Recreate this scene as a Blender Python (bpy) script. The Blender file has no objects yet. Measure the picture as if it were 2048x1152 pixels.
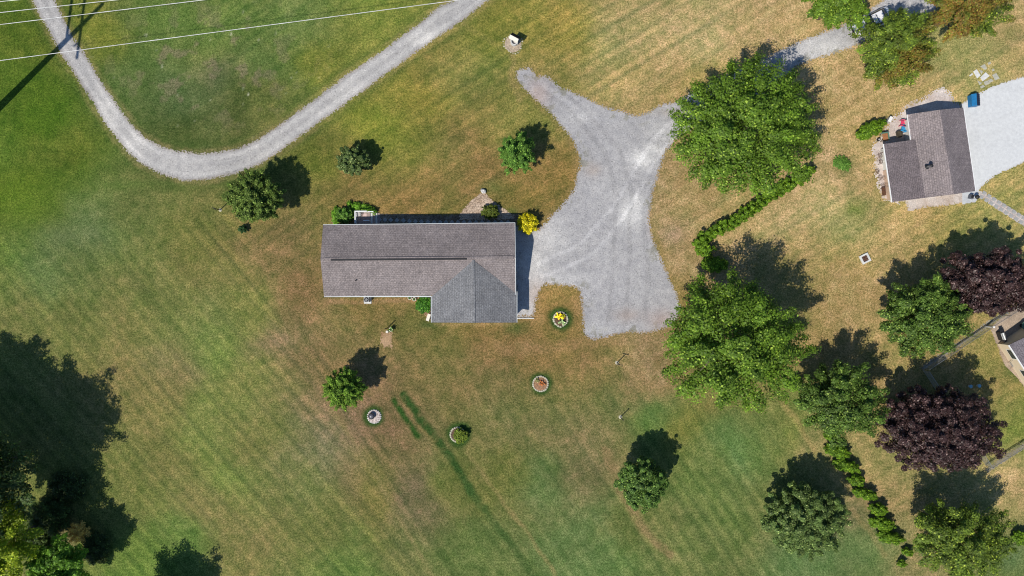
import bpy, math
import numpy as np
from mathutils import Vector

# ---------------------------------------------------------------- scene, camera, light
scene = bpy.context.scene
C = scene.collection
H = 79.2            # camera height above the lawn (m)
S = 0.058           # metres per photo pixel at ground level

cam_d = bpy.data.cameras.new('camera')
cam = bpy.data.objects.new('camera', cam_d)
C.objects.link(cam)
cam.location = (0, 0, H)
cam.rotation_euler = (0, 0, 0)
cam_d.sensor_width = 36.0
cam_d.lens = 24.0
cam_d.clip_start = 0.5
cam_d.clip_end = 6000
scene.camera = cam

SUN_EL = math.radians(52.8)
SUN_AZ_MATH = math.radians(225)      # the sun stands in the lower left of the picture
world = bpy.data.worlds.new('World')
scene.world = world
world.use_nodes = True
wn = world.node_tree
bg = wn.nodes['Background']
sky = wn.nodes.new('ShaderNodeTexSky')
sky.sky_type = 'NISHITA'
sky.sun_disc = False
sky.sun_elevation = SUN_EL
sky.sun_rotation = math.radians(90) - SUN_AZ_MATH
tint = wn.nodes.new('ShaderNodeMix'); tint.data_type = 'RGBA'; tint.blend_type = 'MULTIPLY'; tint.inputs[0].default_value = 1
tint.inputs[7].default_value = (0.72, 0.98, 1.25, 1)
wn.links.new(sky.outputs[0], tint.inputs[6]); wn.links.new(tint.outputs[2], bg.inputs[0])
bg.inputs[1].default_value = 0.075

sl = bpy.data.lights.new('sun', 'SUN')
sl.energy = 4.35
sl.angle = math.radians(0.5)
sl.color = (1.0, 0.935, 0.83)
sun = bpy.data.objects.new('sun', sl)
C.objects.link(sun)
sdir = Vector((math.cos(SUN_AZ_MATH)*math.cos(SUN_EL), math.sin(SUN_AZ_MATH)*math.cos(SUN_EL), math.sin(SUN_EL)))
sun.rotation_euler = sdir.to_track_quat('Z', 'Y').to_euler()
sun.location = sdir*100

vs = scene.view_settings
vs.view_transform = 'Standard'
vs.look = 'None'
vs.exposure = 0.05
vs.gamma = 1.0
scene.render.engine = 'CYCLES'
scene.cycles.filter_width = 1.1

# ---------------------------------------------------------------- helpers
def W(px, py, z=0.0):
    k = S*(1-z/H)
    return ((px-1024)*k, (576-py)*k, z)
def lin(c):
    out = []
    for v in c[:3]:
        v = v/255.0
        out.append(v/12.92 if v <= 0.04045 else ((v+0.055)/1.055)**2.4)
    return tuple(out)
def lin4(c, k=1.0):
    r = lin(c)
    return (r[0]*k, r[1]*k, r[2]*k, 1)
KA = 0.80            # picture brightness -> real surface colour
def alb(c): return lin4(c, KA)

def tag(o, label=None, cat=None, group=None, kind=None):
    if label: o['label'] = label
    if cat: o['category'] = cat
    if group: o['group'] = group
    if kind: o['kind'] = kind
    return o
def thing(name, label, cat, loc=(0, 0, 0), rotz=0, group=None):
    o = bpy.data.objects.new(name, None)
    C.objects.link(o)
    o.location = loc
    o.rotation_euler = (0, 0, rotz)
    o.empty_display_size = 0.3
    return tag(o, label, cat, group)
def dup(root, loc, rotz=0.0, label=None, scale=None):
    r = root.copy(); C.objects.link(r)
    r.location = loc; r.rotation_euler = (0, 0, rotz)
    if scale: r.scale = scale
    if label: r['label'] = label
    for ch in list(root.children):
        c = ch.copy(); C.objects.link(c); c.parent = r
        for g in list(ch.children):
            d = g.copy(); C.objects.link(d); d.parent = c
    return r

class MB:
    def __init__(s): s.v = []; s.f = []; s.m = []
    def add(s, vs, fs, mi=0):
        b = len(s.v)
        s.v += [tuple(p) for p in vs]
        s.f += [tuple(i+b for i in f) for f in fs]
        s.m += [mi]*len(fs)
        return s
    def box(s, c, size, rz=0.0, mi=0, tilt=None):
        hx, hy, hz = size[0]/2, size[1]/2, size[2]/2
        ca, sa = math.cos(rz), math.sin(rz)
        vs = []
        for dz in (-hz, hz):
            for dx, dy in ((-hx, -hy), (hx, -hy), (hx, hy), (-hx, hy)):
                x, y, z = dx, dy, dz
                if tilt:
                    ct, st = math.cos(tilt), math.sin(tilt)
                    y, z = y*ct - z*st, y*st + z*ct
                vs.append((c[0]+x*ca-y*sa, c[1]+x*sa+y*ca, c[2]+z))
        return s.add(vs, [(3, 2, 1, 0), (4, 5, 6, 7), (0, 1, 5, 4), (1, 2, 6, 5), (2, 3, 7, 6), (3, 0, 4, 7)], mi)
    def beam(s, a, b, w, h, mi=0):
        a = Vector(a); b = Vector(b); d = (b-a)
        side = d.cross(Vector((0, 0, 1)))
        if side.length < 1e-5: side = Vector((1, 0, 0))
        side.normalize(); up = side.cross(d).normalized()
        vs = []
        for p in (a, b):
            for i, j in ((-1, -1), (1, -1), (1, 1), (-1, 1)):
                vs.append(p + side*(w/2*i) + up*(h/2*j))
        return s.add(vs, [(0, 1, 2, 3), (7, 6, 5, 4), (0, 4, 5, 1), (1, 5, 6, 2), (2, 6, 7, 3), (3, 7, 4, 0)], mi)
    def tube(s, pts, radii, n=10, mi=0, cap=True):
        pts = [Vector(p) for p in pts]
        if not hasattr(radii, '__len__'): radii = [radii]*len(pts)
        vs = []; fs = []
        for i, p in enumerate(pts):
            d = (pts[min(i+1, len(pts)-1)]-pts[max(i-1, 0)]).normalized()
            ref = Vector((0, 0, 1)) if abs(d.z) < 0.9 else Vector((1, 0, 0))
            a = d.cross(ref).normalized(); b = d.cross(a).normalized()
            for k in range(n):
                t = 2*math.pi*k/n
                vs.append(p + (a*math.cos(t)+b*math.sin(t))*radii[i])
        for i in range(len(pts)-1):
            for k in range(n):
                fs.append((i*n+k, i*n+(k+1) % n, (i+1)*n+(k+1) % n, (i+1)*n+k))
        if cap:
            fs.append(tuple(range(n-1, -1, -1)))
            fs.append(tuple(range((len(pts)-1)*n, len(pts)*n)))
        return s.add(vs, fs, mi)
    def lathe(s, prof, c=(0, 0, 0), n=20, mi=0):
        vs = []; fs = []
        for r, z in prof:
            for k in range(n):
                t = 2*math.pi*k/n
                vs.append((c[0]+r*math.cos(t), c[1]+r*math.sin(t), c[2]+z))
        for i in range(len(prof)-1):
            for k in range(n):
                fs.append((i*n+k, i*n+(k+1) % n, (i+1)*n+(k+1) % n, (i+1)*n+k))
        fs.append(tuple(range(n-1, -1, -1)))
        fs.append(tuple(range((len(prof)-1)*n, len(prof)*n)))
        return s.add(vs, fs, mi)
    def prism(s, poly, z0, z1, mi=0):
        n = len(poly)
        a = sum(poly[i][0]*poly[(i+1) % n][1]-poly[(i+1) % n][0]*poly[i][1] for i in range(n))
        if a < 0: poly = poly[::-1]
        vs = [(p[0], p[1], z0) for p in poly]+[(p[0], p[1], z1) for p in poly]
        fs = [tuple(range(n-1, -1, -1)), tuple(range(n, 2*n))]
        fs += [(i, (i+1) % n, (i+1) % n+n, i+n) for i in range(n)]
        return s.add(vs, fs, mi)
    def slab(s, poly3, t, mi=0):
        n = len(poly3)
        vs = [tuple(p) for p in poly3]+[(p[0], p[1], p[2]-t) for p in poly3]
        fs = [tuple(range(n)), tuple(range(2*n-1, n-1, -1))]
        fs += [(i, i+n, (i+1) % n+n, (i+1) % n) for i in range(n)]
        return s.add(vs, fs, mi)
    def build(s, name, mats, parent=None, smooth=False, bevel=0.0, offset=None):
        vs = s.v
        if offset: vs = [(p[0]-offset[0], p[1]-offset[1], p[2]-offset[2]) for p in vs]
        me = bpy.data.meshes.new(name)
        me.from_pydata([tuple(p) for p in vs], [], s.f)
        if not isinstance(mats, (list, tuple)): mats = [mats]
        for m in mats: me.materials.append(m)
        me.polygons.foreach_set('material_index', s.m)
        if smooth: me.polygons.foreach_set('use_smooth', [True]*len(s.f))
        me.validate(); me.update()
        o = bpy.data.objects.new(name, me)
        C.objects.link(o)
        if parent: o.parent = parent
        if bevel:
            b = o.modifiers.new('bevel', 'BEVEL'); b.width = bevel; b.segments = 2; b.limit_method = 'ANGLE'
        return o

# value noise in numpy
_lat = {}
def vnoise(x, y, seed):
    if seed not in _lat: _lat[seed] = np.random.RandomState(seed).rand(256, 256)
    L = _lat[seed]
    xi = np.floor(x).astype(int); yi = np.floor(y).astype(int)
    fx = x-xi; fy = y-yi
    fx = fx*fx*(3-2*fx); fy = fy*fy*(3-2*fy)
    x0 = xi % 256; x1 = (xi+1) % 256; y0 = yi % 256; y1 = (yi+1) % 256
    return (L[x0, y0]*(1-fx)+L[x1, y0]*fx)*(1-fy)+(L[x0, y1]*(1-fx)+L[x1, y1]*fx)*fy
def fbm(x, y, f, seed, octv=4, gain=0.5):
    r = 0; a = 1; t = 0
    for o in range(octv):
        ca, sa = math.cos(o*1.1+seed), math.sin(o*1.1+seed)
        r = r+a*vnoise((x*ca-y*sa)*f+17.3*o, (x*sa+y*ca)*f+9.1*o, seed+o)
        t += a; a *= gain; f *= 2.07
    return r/t
def inside(px, py, poly):
    r = np.zeros(px.shape, bool); n = len(poly); j = n-1
    for i in range(n):
        xi, yi = poly[i]; xj, yj = poly[j]
        if yi != yj:
            c = ((yi > py) != (yj > py)) & (px < (xj-xi)*(py-yi)/(yj-yi)+xi)
            r ^= c
        j = i
    return r
def segdist(px, py, pts, closed=False):
    d = np.full(px.shape, 1e9)
    m = len(pts) if closed else len(pts)-1
    for i in range(m):
        ax, ay = pts[i]; bx, by = pts[(i+1) % len(pts)]
        dx, dy = bx-ax, by-ay; L = dx*dx+dy*dy+1e-9
        t = np.clip(((px-ax)*dx+(py-ay)*dy)/L, 0, 1)
        d = np.minimum(d, np.hypot(px-ax-t*dx, py-ay-t*dy))
    return d
def sstep(a, b, x):
    t = np.clip((x-a)/(b-a), 0, 1); return t*t*(3-2*t)

# ---------------------------------------------------------------- materials
def new_mat(name):
    m = bpy.data.materials.new(name); m.use_nodes = True
    return m, m.node_tree, m.node_tree.nodes['Principled BSDF']
def surf(name, color, rough=0.85, layers=(), bump=0.0, bscale=30, bdist=0.02, metal=0.0, attr=None, coords='Object', spec=0.3):
    """colour (or a face attribute), multiplied by contrast-stretched noise layers:
       (scale, detail, darkRGB, lightRGB, stretch xyz or None[, lo, hi])"""
    m, nt, p = new_mat(name)
    N = nt.nodes; L = nt.links
    if attr:
        a = N.new('ShaderNodeAttribute'); a.attribute_name = attr; cur = a.outputs['Color']
    else:
        r = N.new('ShaderNodeRGB'); r.outputs[0].default_value = (color[0], color[1], color[2], 1); cur = r.outputs[0]
    if coords == 'World':
        g = N.new('ShaderNodeNewGeometry'); co = g.outputs['Position']
    else:
        g = N.new('ShaderNodeTexCoord'); co = g.outputs['Object']
    for ly in layers:
        sc, det, dk, lt, st = ly[:5]
        lo, hi = (ly[5], ly[6]) if len(ly) > 5 else (0.3, 0.7)
        src = co
        if st:
            mp = N.new('ShaderNodeMapping'); L.new(co, mp.inputs[0])
            mp.inputs['Scale'].default_value = st[:3]
            if len(st) > 3: mp.inputs['Rotation'].default_value = (0, 0, st[3])
            src = mp.outputs[0]
        n = N.new('ShaderNodeTexNoise'); n.inputs['Scale'].default_value = sc; n.inputs['Detail'].default_value = det
        n.inputs['Roughness'].default_value = 0.6
        L.new(src, n.inputs['Vector'])
        mr = N.new('ShaderNodeMapRange'); mr.inputs[1].default_value = lo; mr.inputs[2].default_value = hi
        L.new(n.outputs['Fac'], mr.inputs[0])
        mx = N.new('ShaderNodeMix'); mx.data_type = 'RGBA'
        mx.inputs[6].default_value = (*dk, 1); mx.inputs[7].default_value = (*lt, 1)
        L.new(mr.outputs[0], mx.inputs[0])
        mu = N.new('ShaderNodeMix'); mu.data_type = 'RGBA'; mu.blend_type = 'MULTIPLY'; mu.inputs[0].default_value = 1
        L.new(cur, mu.inputs[6]); L.new(mx.outputs[2], mu.inputs[7]); cur = mu.outputs[2]
    L.new(cur, p.inputs['Base Color'])
    p.inputs['Roughness'].default_value = rough
    p.inputs['Metallic'].default_value = metal
    p.inputs['Specular IOR Level'].default_value = spec
    if bump:
        n = N.new('ShaderNodeTexNoise'); n.inputs['Scale'].default_value = bscale; n.inputs['Detail'].default_value = 3
        L.new(co, n.inputs['Vector'])
        b = N.new('ShaderNodeBump'); b.inputs['Strength'].default_value = bump; b.inputs['Distance'].default_value = bdist
        L.new(n.outputs['Fac'], b.inputs['Height']); L.new(b.outputs[0], p.inputs['Normal'])
    return m
def leafmat(name, trans=0.18, rough=0.55, tcol=(1.5, 1.6, 0.6)):
    m, nt, p = new_mat(name)
    N = nt.nodes; L = nt.links
    a = N.new('ShaderNodeAttribute'); a.attribute_name = 'Col'
    L.new(a.outputs['Color'], p.inputs['Base Color'])
    p.inputs['Roughness'].default_value = rough
    p.inputs['Specular IOR Level'].default_value = 0.25
    t = N.new('ShaderNodeBsdfTranslucent')
    mu = N.new('ShaderNodeMix'); mu.data_type = 'RGBA'; mu.blend_type = 'MULTIPLY'; mu.inputs[0].default_value = 1
    L.new(a.outputs['Color'], mu.inputs[6]); mu.inputs[7].default_value = (*tcol, 1)
    L.new(mu.outputs[2], t.inputs['Color'])
    ms = N.new('ShaderNodeMixShader'); ms.inputs[0].default_value = trans
    L.new(p.outputs[0], ms.inputs[1]); L.new(t.outputs[0], ms.inputs[2])
    L.new(ms.outputs[0], N['Material Output'].inputs['Surface'])
    return m

M = {}
M['grass'] = surf('grass', None, 0.95, [
    (9.0, 5, (0.52, 0.54, 0.46), (1.52, 1.48, 1.56), None, .34, .66),
    (4.2, 4, (0.62, 0.68, 0.60), (1.38, 1.31, 1.42), None, .35, .65),
    (0.75, 6, (0.87, .93, 0.87), (1.12, 1.07, 1.12), None, .38, .62),
    ], bump=0.6, bscale=9, bdist=0.06, attr='Col', coords='World', spec=0.1)
M['gravel'] = surf('gravel', None, 0.95, [
    (7.0, 4, (0.78, 0.78, 0.79), (1.20, 1.19, 1.18), None, .34, .66),
    (1.2, 5, (0.90, 0.90, 0.91), (1.09, 1.08, 1.07), None, .36, .64),
    ], bump=0.5, bscale=9, bdist=0.04, attr='Col', coords='World', spec=0.1)
M['stonebed'] = surf('stonebed', None, 0.95, [
    (6.0, 3, (0.52, 0.50, 0.50), (1.35, 1.35, 1.35), None, .36, .62),
    ], bump=0.7, bscale=7, bdist=0.08, attr='Col', coords='World', spec=0.1)
M['concrete'] = surf('concrete', None, 0.9, [
    (3.0, 5, (0.93, 0.93, 0.94), (1.05, 1.05, 1.05), None, .36, .64),
    (14.0, 3, (0.95, 0.95, 0.95), (1.04, 1.04, 1.04), None, .36, .64),
    ], bump=0.1, bscale=12, attr='Col', coords='World', spec=0.2)

# shingles: brick courses times blotchy noise.  uaxis = direction of the eave
def shingle(name, color, ang, dark=0.86):
    m, nt, p = new_mat(name)
    N = nt.nodes; L = nt.links
    tc = N.new('ShaderNodeTexCoord')
    mp = N.new('ShaderNodeMapping'); mp.inputs['Rotation'].default_value = (0, 0, -ang)
    L.new(tc.outputs['Object'], mp.inputs[0])
    br = N.new('ShaderNodeTexBrick'); L.new(mp.outputs[0], br.inputs['Vector'])
    br.inputs['Scale'].default_value = 1.0
    br.inputs['Brick Width'].default_value = 0.33; br.inputs['Row Height'].default_value = 0.2
    br.inputs['Mortar Size'].default_value = 0.022; br.inputs['Bias'].default_value = 0.0
    c = color
    br.inputs['Color1'].default_value = (c[0]*1.14, c[1]*1.12, c[2]*1.11, 1)
    br.inputs['Color2'].default_value = (c[0]*0.9, c[1]*0.9, c[2]*0.92, 1)
    br.inputs['Mortar'].default_value = (c[0]*dark*.8, c[1]*dark*.8, c[2]*dark*.8, 1)
    cur = br.outputs['Color']
    for sc, dk, lt, lo, hi, st in ((8.0, .72, 1.3, .34, .66, (1, 1, 1)), (0.55, .9, 1.1, .35, .65, (1, 1, 1)), (2.2, .93, 1.07, .35, .65, (2.2, .35, 1))):
        mp2 = N.new('ShaderNodeMapping'); mp2.inputs['Scale'].default_value = st
        L.new(mp.outputs[0], mp2.inputs[0])
        n = N.new('ShaderNodeTexNoise'); n.inputs['Scale'].default_value = sc; n.inputs['Detail'].default_value = 4
        L.new(mp2.outputs[0], n.inputs['Vector'])
        mr = N.new('ShaderNodeMapRange'); mr.inputs[1].default_value = lo; mr.inputs[2].default_value = hi
        mr.inputs[3].default_value = dk; mr.inputs[4].default_value = lt
        L.new(n.outputs['Fac'], mr.inputs[0])
        mu = N.new('ShaderNodeMix'); mu.data_type = 'RGBA'; mu.blend_type = 'MULTIPLY'; mu.inputs[0].default_value = 1
        L.new(cur, mu.inputs[6]); L.new(mr.outputs[0], mu.inputs[7]); cur = mu.outputs[2]
    L.new(cur, p.inputs['Base Color'])
    p.inputs['Roughness'].default_value = 0.92
    p.inputs['Specular IOR Level'].default_value = 0.15
    return m
HROT = math.radians(0.5)
M['shingle_main'] = shingle('shingle_main', alb((147, 138, 136)), HROT)
M['shingle_garage'] = shingle('shingle_garage', alb((135, 136, 138)), HROT+math.pi/2)
NROT = math.radians(7.3)
M['shingle_neighbour'] = shingle('shingle_neighbour', alb((148, 138, 138)), NROT+math.pi/2)
M['shingle_neighbour_dark'] = shingle('shingle_neighbour_dark', alb((126, 117, 119)), NROT+math.pi/2)  # neighbour shingle in a darker tone, for the lower roof extension
M['shingle_corner'] = shingle('shingle_corner', alb((124, 119, 125)), math.radians(-57))
M['white'] = surf('white_paint', (0.78, 0.78, 0.77), 0.5, [(4, 3, (.93, .93, .93), (1.03, 1.03, 1.03), None)])
M['gutter'] = surf('gutter_white', (0.62, 0.66, 0.66), 0.45)
M['siding'] = surf('siding', (0.62, 0.61, 0.57), 0.6, [(1, 2, (.93, .93, .93), (1.03, 1.03, 1.03), (1, 1, 12))])
M['brick'] = surf('peach_brick', (0.55, 0.40, 0.30), 0.85, [(9, 3, (.75, .75, .75), (1.2, 1.2, 1.2), (1, 1, 3))])
M['glass'] = surf('window_glass', (0.03, 0.04, 0.05), 0.1, spec=0.6)
M['dark'] = surf('dark_metal', (0.02, 0.02, 0.022), 0.5, [(6, 3, (.8, .8, .8), (1.3, 1.3, 1.3), None)])
M['rust'] = surf('rusty_metal', (0.10, 0.05, 0.03), 0.8, [(12, 3, (.6, .6, .6), (1.5, 1.4, 1.3), None)])
M['steel'] = surf('grey_steel', (0.35, 0.36, 0.37), 0.4, [(9, 3, (.85, .85, .85), (1.1, 1.1, 1.1), None)], metal=0.6)
M['wire'] = surf('bright_wire', (0.66, 0.66, 0.65), 0.5, [(1.5, 3, (.7, .7, .7), (1.25, 1.25, 1.25), None)])
M['pole'] = surf('weathered_pole', (0.16, 0.12, 0.09), 0.9, [(6, 3, (.7, .7, .7), (1.2, 1.2, 1.2), (1, 1, .1))])
M['bark'] = surf('bark', (0.13, 0.10, 0.075), 0.95, [(8, 4, (.6, .6, .6), (1.3, 1.3, 1.3), (1, 1, .25))], bump=.6, bscale=12)
M['wood'] = surf('weathered_wood', (0.30, 0.24, 0.18), 0.85, [(5, 4, (.75, .75, .75), (1.2, 1.2, 1.2), (1, 6, 1))])
M['deckwood'] = surf('grey_deck_boards', (0.36, 0.28, 0.25), 0.85, [(5, 4, (.75, .75, .75), (1.2, 1.2, 1.2), (1, 7, 1))])
M['peach'] = surf('peach_mat', (0.62, 0.47, 0.43), 0.9, [(9, 3, (.9, .9, .9), (1.05, 1.05, 1.05), None)])
M['stone'] = surf('pale_stone', (0.50, 0.47, 0.36), 0.9, [(5, 4, (.7, .7, .7), (1.2, 1.2, 1.2), None)], bump=.5, bscale=15)
M['flag'] = surf('flagstone', (0.42, 0.41, 0.35), 0.9, [(3, 4, (.8, .8, .8), (1.15, 1.15, 1.1), None)], bump=.3, bscale=12)
M['flagbright'] = surf('pale_flagstone', (0.62, 0.62, 0.60), 0.9, [(3, 4, (.85, .85, .85), (1.1, 1.1, 1.1), None)])
M['paver'] = surf('grey_paver', (0.34, 0.34, 0.33), 0.9, [(4, 4, (.8, .8, .8), (1.15, 1.15, 1.15), None)])
M['soil'] = surf('dark_soil', (0.10, 0.065, 0.045), 0.98, [(9, 4, (.5, .5, .5), (1.7, 1.6, 1.5), None)], bump=.7, bscale=10)
M['mulch'] = surf('dry_mulch', (0.24, 0.15, 0.09), 0.98, [(9, 4, (.4, .4, .4), (1.9, 1.7, 1.6), None)], bump=.7, bscale=10)
M['blue'] = surf('blue_paint', (0.01, 0.15, 0.36), 0.45, [(3, 3, (.8, .8, .8), (1.15, 1.15, 1.15), None)])
M['bluechair'] = surf('blue_plastic', (0.04, 0.28, 0.55), 0.5)
M['pinkchair'] = surf('red_plastic', (0.62, 0.05, 0.13), 0.5)
M['cyan'] = surf('pale_blue_plastic', (0.22, 0.46, 0.55), 0.5)
M['tabletop'] = surf('brown_tabletop', (0.32, 0.14, 0.06), 0.7, [(8, 3, (.8, .8, .8), (1.2, 1.2, 1.2), None)])
M['greenpaint'] = surf('green_paint', (0.10, 0.20, 0.15), 0.6)
M['carpaint'] = surf('white_car_paint', (0.75, 0.76, 0.78), 0.25, spec=0.6)
M['rubber'] = surf('rubber', (0.02, 0.02, 0.02), 0.8)
M['cream'] = surf('cream_plastic', (0.70, 0.66, 0.58), 0.6)
M['rock'] = surf('white_rock', (0.62, 0.61, 0.59), 0.9, [(4, 4, (.75, .75, .75), (1.1, 1.1, 1.1), None)], bump=.6, bscale=8)
M['leaf'] = leafmat('leaf')
M['needle'] = leafmat('needle', 0.10, 0.7)
M['purple_leaf'] = leafmat('purple_leaf', 0.08, 0.42, (1.6, 0.8, 0.9))

# ---------------------------------------------------------------- ground: outlines in photo pixels
ROAD = [(58,-40),(63,0),(86,45),(110,90),(138,133),(167,177),(192,219),(217,260),(248,298),(283,330),(322,351),(367,362),(400,363),(433,358),(475,348),(512,333),(550,311),(585,287),(632,252),(679,217),(746,168),(812,120),(862,86),(912,53),(979,0),(1040,-48),(980,-48),(905,0),(882,10),(859,27),(826,54),(792,80),(745,112),(699,143),(635,192),(572,240),(541,260),(512,280),(467,297),(433,303),(400,305),(358,302),(320,290),(292,272),(267,250),(239,213),(213,177),(192,144),(173,113),(150,78),(130,40),(112,0),(100,-40)]
YARD = [(1042,133),(1062,137),(1076,150),(1094,148),(1118,166),(1147,185),(1165,190),(1181,200),(1215,211),(1251,223),(1268,229),(1281,228),(1302,218),(1324,207),(1350,202),(1407,170),(1470,138),(1549,103),(1597,82),(1646,62),(1700,40),(1745,10),(1775,-10),(1790,-45),(1900,-45),(1885,12),(1863,30),(1836,37),(1770,66),(1706,97),(1650,116),(1599,133),(1520,190),(1440,240),(1380,262),(1349,280),(1331,307),(1317,353),(1307,384),(1301,427),(1307,471),(1324,514),(1341,551),(1356,590),(1361,625),(1349,651),(1320,661),(1291,667),(1260,669),(1231,672),(1207,679),(1184,681),(1172,676),(1167,667),(1166,645),(1164,624),(1161,600),(1159,581),(1144,575),(1107,571),(1090,572),(1078,585),(1073,605),(1070,632),(1057,635),(1022,636),(1020,452),(1075,455),(1090,440),(1104,427),(1122,411),(1137,391),(1146,377),(1157,333),(1147,293),(1127,263),(1104,233),(1086,215),(1067,200),(1048,184),(1037,170),(1031,158),(1033,143)]
NDRIVE = [(1922,208),(1955,188),(1985,172),(2048,152),(2130,118),(2130,280),(2060,318),(2020,338),(1990,352),(1965,372),(1955,388),(1954,400),(1948,404),(1930,396)]
def pxgrid(xm0, xm1, ym0, ym1, res):
    nx = int(round((xm1-xm0)/res)); ny = int(round((ym1-ym0)/res))
    return nx, ny

def sheet(name, polys, z, res, jag, colfn, mat, drop=0.0, jf=0.35, kind='structure', label=None, cat=None, parent=None, dropw=3.0):
    """a thin surface laid on the ground: grid cells kept where they fall inside the outline, its edge frayed"""
    xs = [p[0] for q in polys for p in q]; ys = [p[1] for q in polys for p in q]
    X0 = (min(xs)-10-1024)*S; X1 = (max(xs)+10-1024)*S
    Y0 = (576-max(ys)-10)*S; Y1 = (576-min(ys)+10)*S
    nx = int((X1-X0)/res)+1; ny = int((Y1-Y0)/res)+1
    gx, gy = np.meshgrid(np.arange(nx), np.arange(ny), indexing='ij')
    cx = X0+(gx+.5)*res; cy = Y0+(gy+.5)*res
    jx = (fbm(cx, cy, jf, 31, 5, .6)-.5)*2*jag/S; jy = (fbm(cx, cy, jf, 57, 5, .6)-.5)*2*jag/S
    px = cx/S+1024+jx; py = 576-cy/S+jy
    keep = np.zeros(px.shape, bool); dist = np.full(px.shape, 1e9)
    for q in polys:
        keep |= inside(px, py, q)
        dist = np.minimum(dist, segdist(px, py, q, True))
    if drop:
        rnd = np.random.RandomState(5).rand(*px.shape)
        keep &= ~((dist < dropw) & (rnd < drop*(1-dist/dropw)))
    kx, ky = np.nonzero(keep)
    idx = -np.ones((nx+1, ny+1), int)
    for a, b in ((0, 0), (1, 0), (1, 1), (0, 1)): idx[kx+a, ky+b] = 1
    ux, uy = np.nonzero(idx > 0)
    idx[ux, uy] = np.arange(len(ux))
    V = np.zeros((len(ux), 3)); V[:, 0] = X0+ux*res; V[:, 1] = Y0+uy*res; V[:, 2] = z
    F = np.stack([idx[kx, ky], idx[kx+1, ky], idx[kx+1, ky+1], idx[kx, ky+1]], 1)
    col = colfn(px[keep]-jx[keep], py[keep]-jy[keep], dist[keep])
    me = fast_mesh(name, V, F, col, mat)
    o = bpy.data.objects.new(name, me); C.objects.link(o)
    if parent: o.parent = parent
    else: tag(o, label, cat, None, kind)
    return o
def fast_mesh(name, V, F, col, mat, smooth=False, dom='FACE'):
    me = bpy.data.meshes.new(name)
    n = F.shape[1]
    me.vertices.add(len(V)); me.vertices.foreach_set('co', V.astype(np.float32).ravel())
    me.loops.add(F.size); me.loops.foreach_set('vertex_index', F.astype(np.int32).ravel())
    me.polygons.add(len(F)); me.polygons.foreach_set('loop_start', np.arange(0, F.size, n, dtype=np.int32))
    me.materials.append(mat)
    me.update(calc_edges=True)
    a = me.attributes.new('Col', 'FLOAT_COLOR', dom)
    c = np.ones((len(col), 4), np.float32); c[:, :3] = col
    a.data.foreach_set('color', c.ravel())
    if smooth: me.polygons.foreach_set('use_smooth', np.ones(len(F), bool))
    return me
def blobs(px, py, lst):
    r = np.zeros(px.shape)
    for bx, by, rx, ry, a in lst:
        r = np.maximum(r, a*np.exp(-(((px-bx)/rx)**2+((py-by)/ry)**2)))
    return r
def lerpc(a, b, t):
    a = np.asarray(a)[..., :3]; b = np.asarray(b)[..., :3]
    return a*(1-t[..., None])+b*t[..., None]

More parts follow.
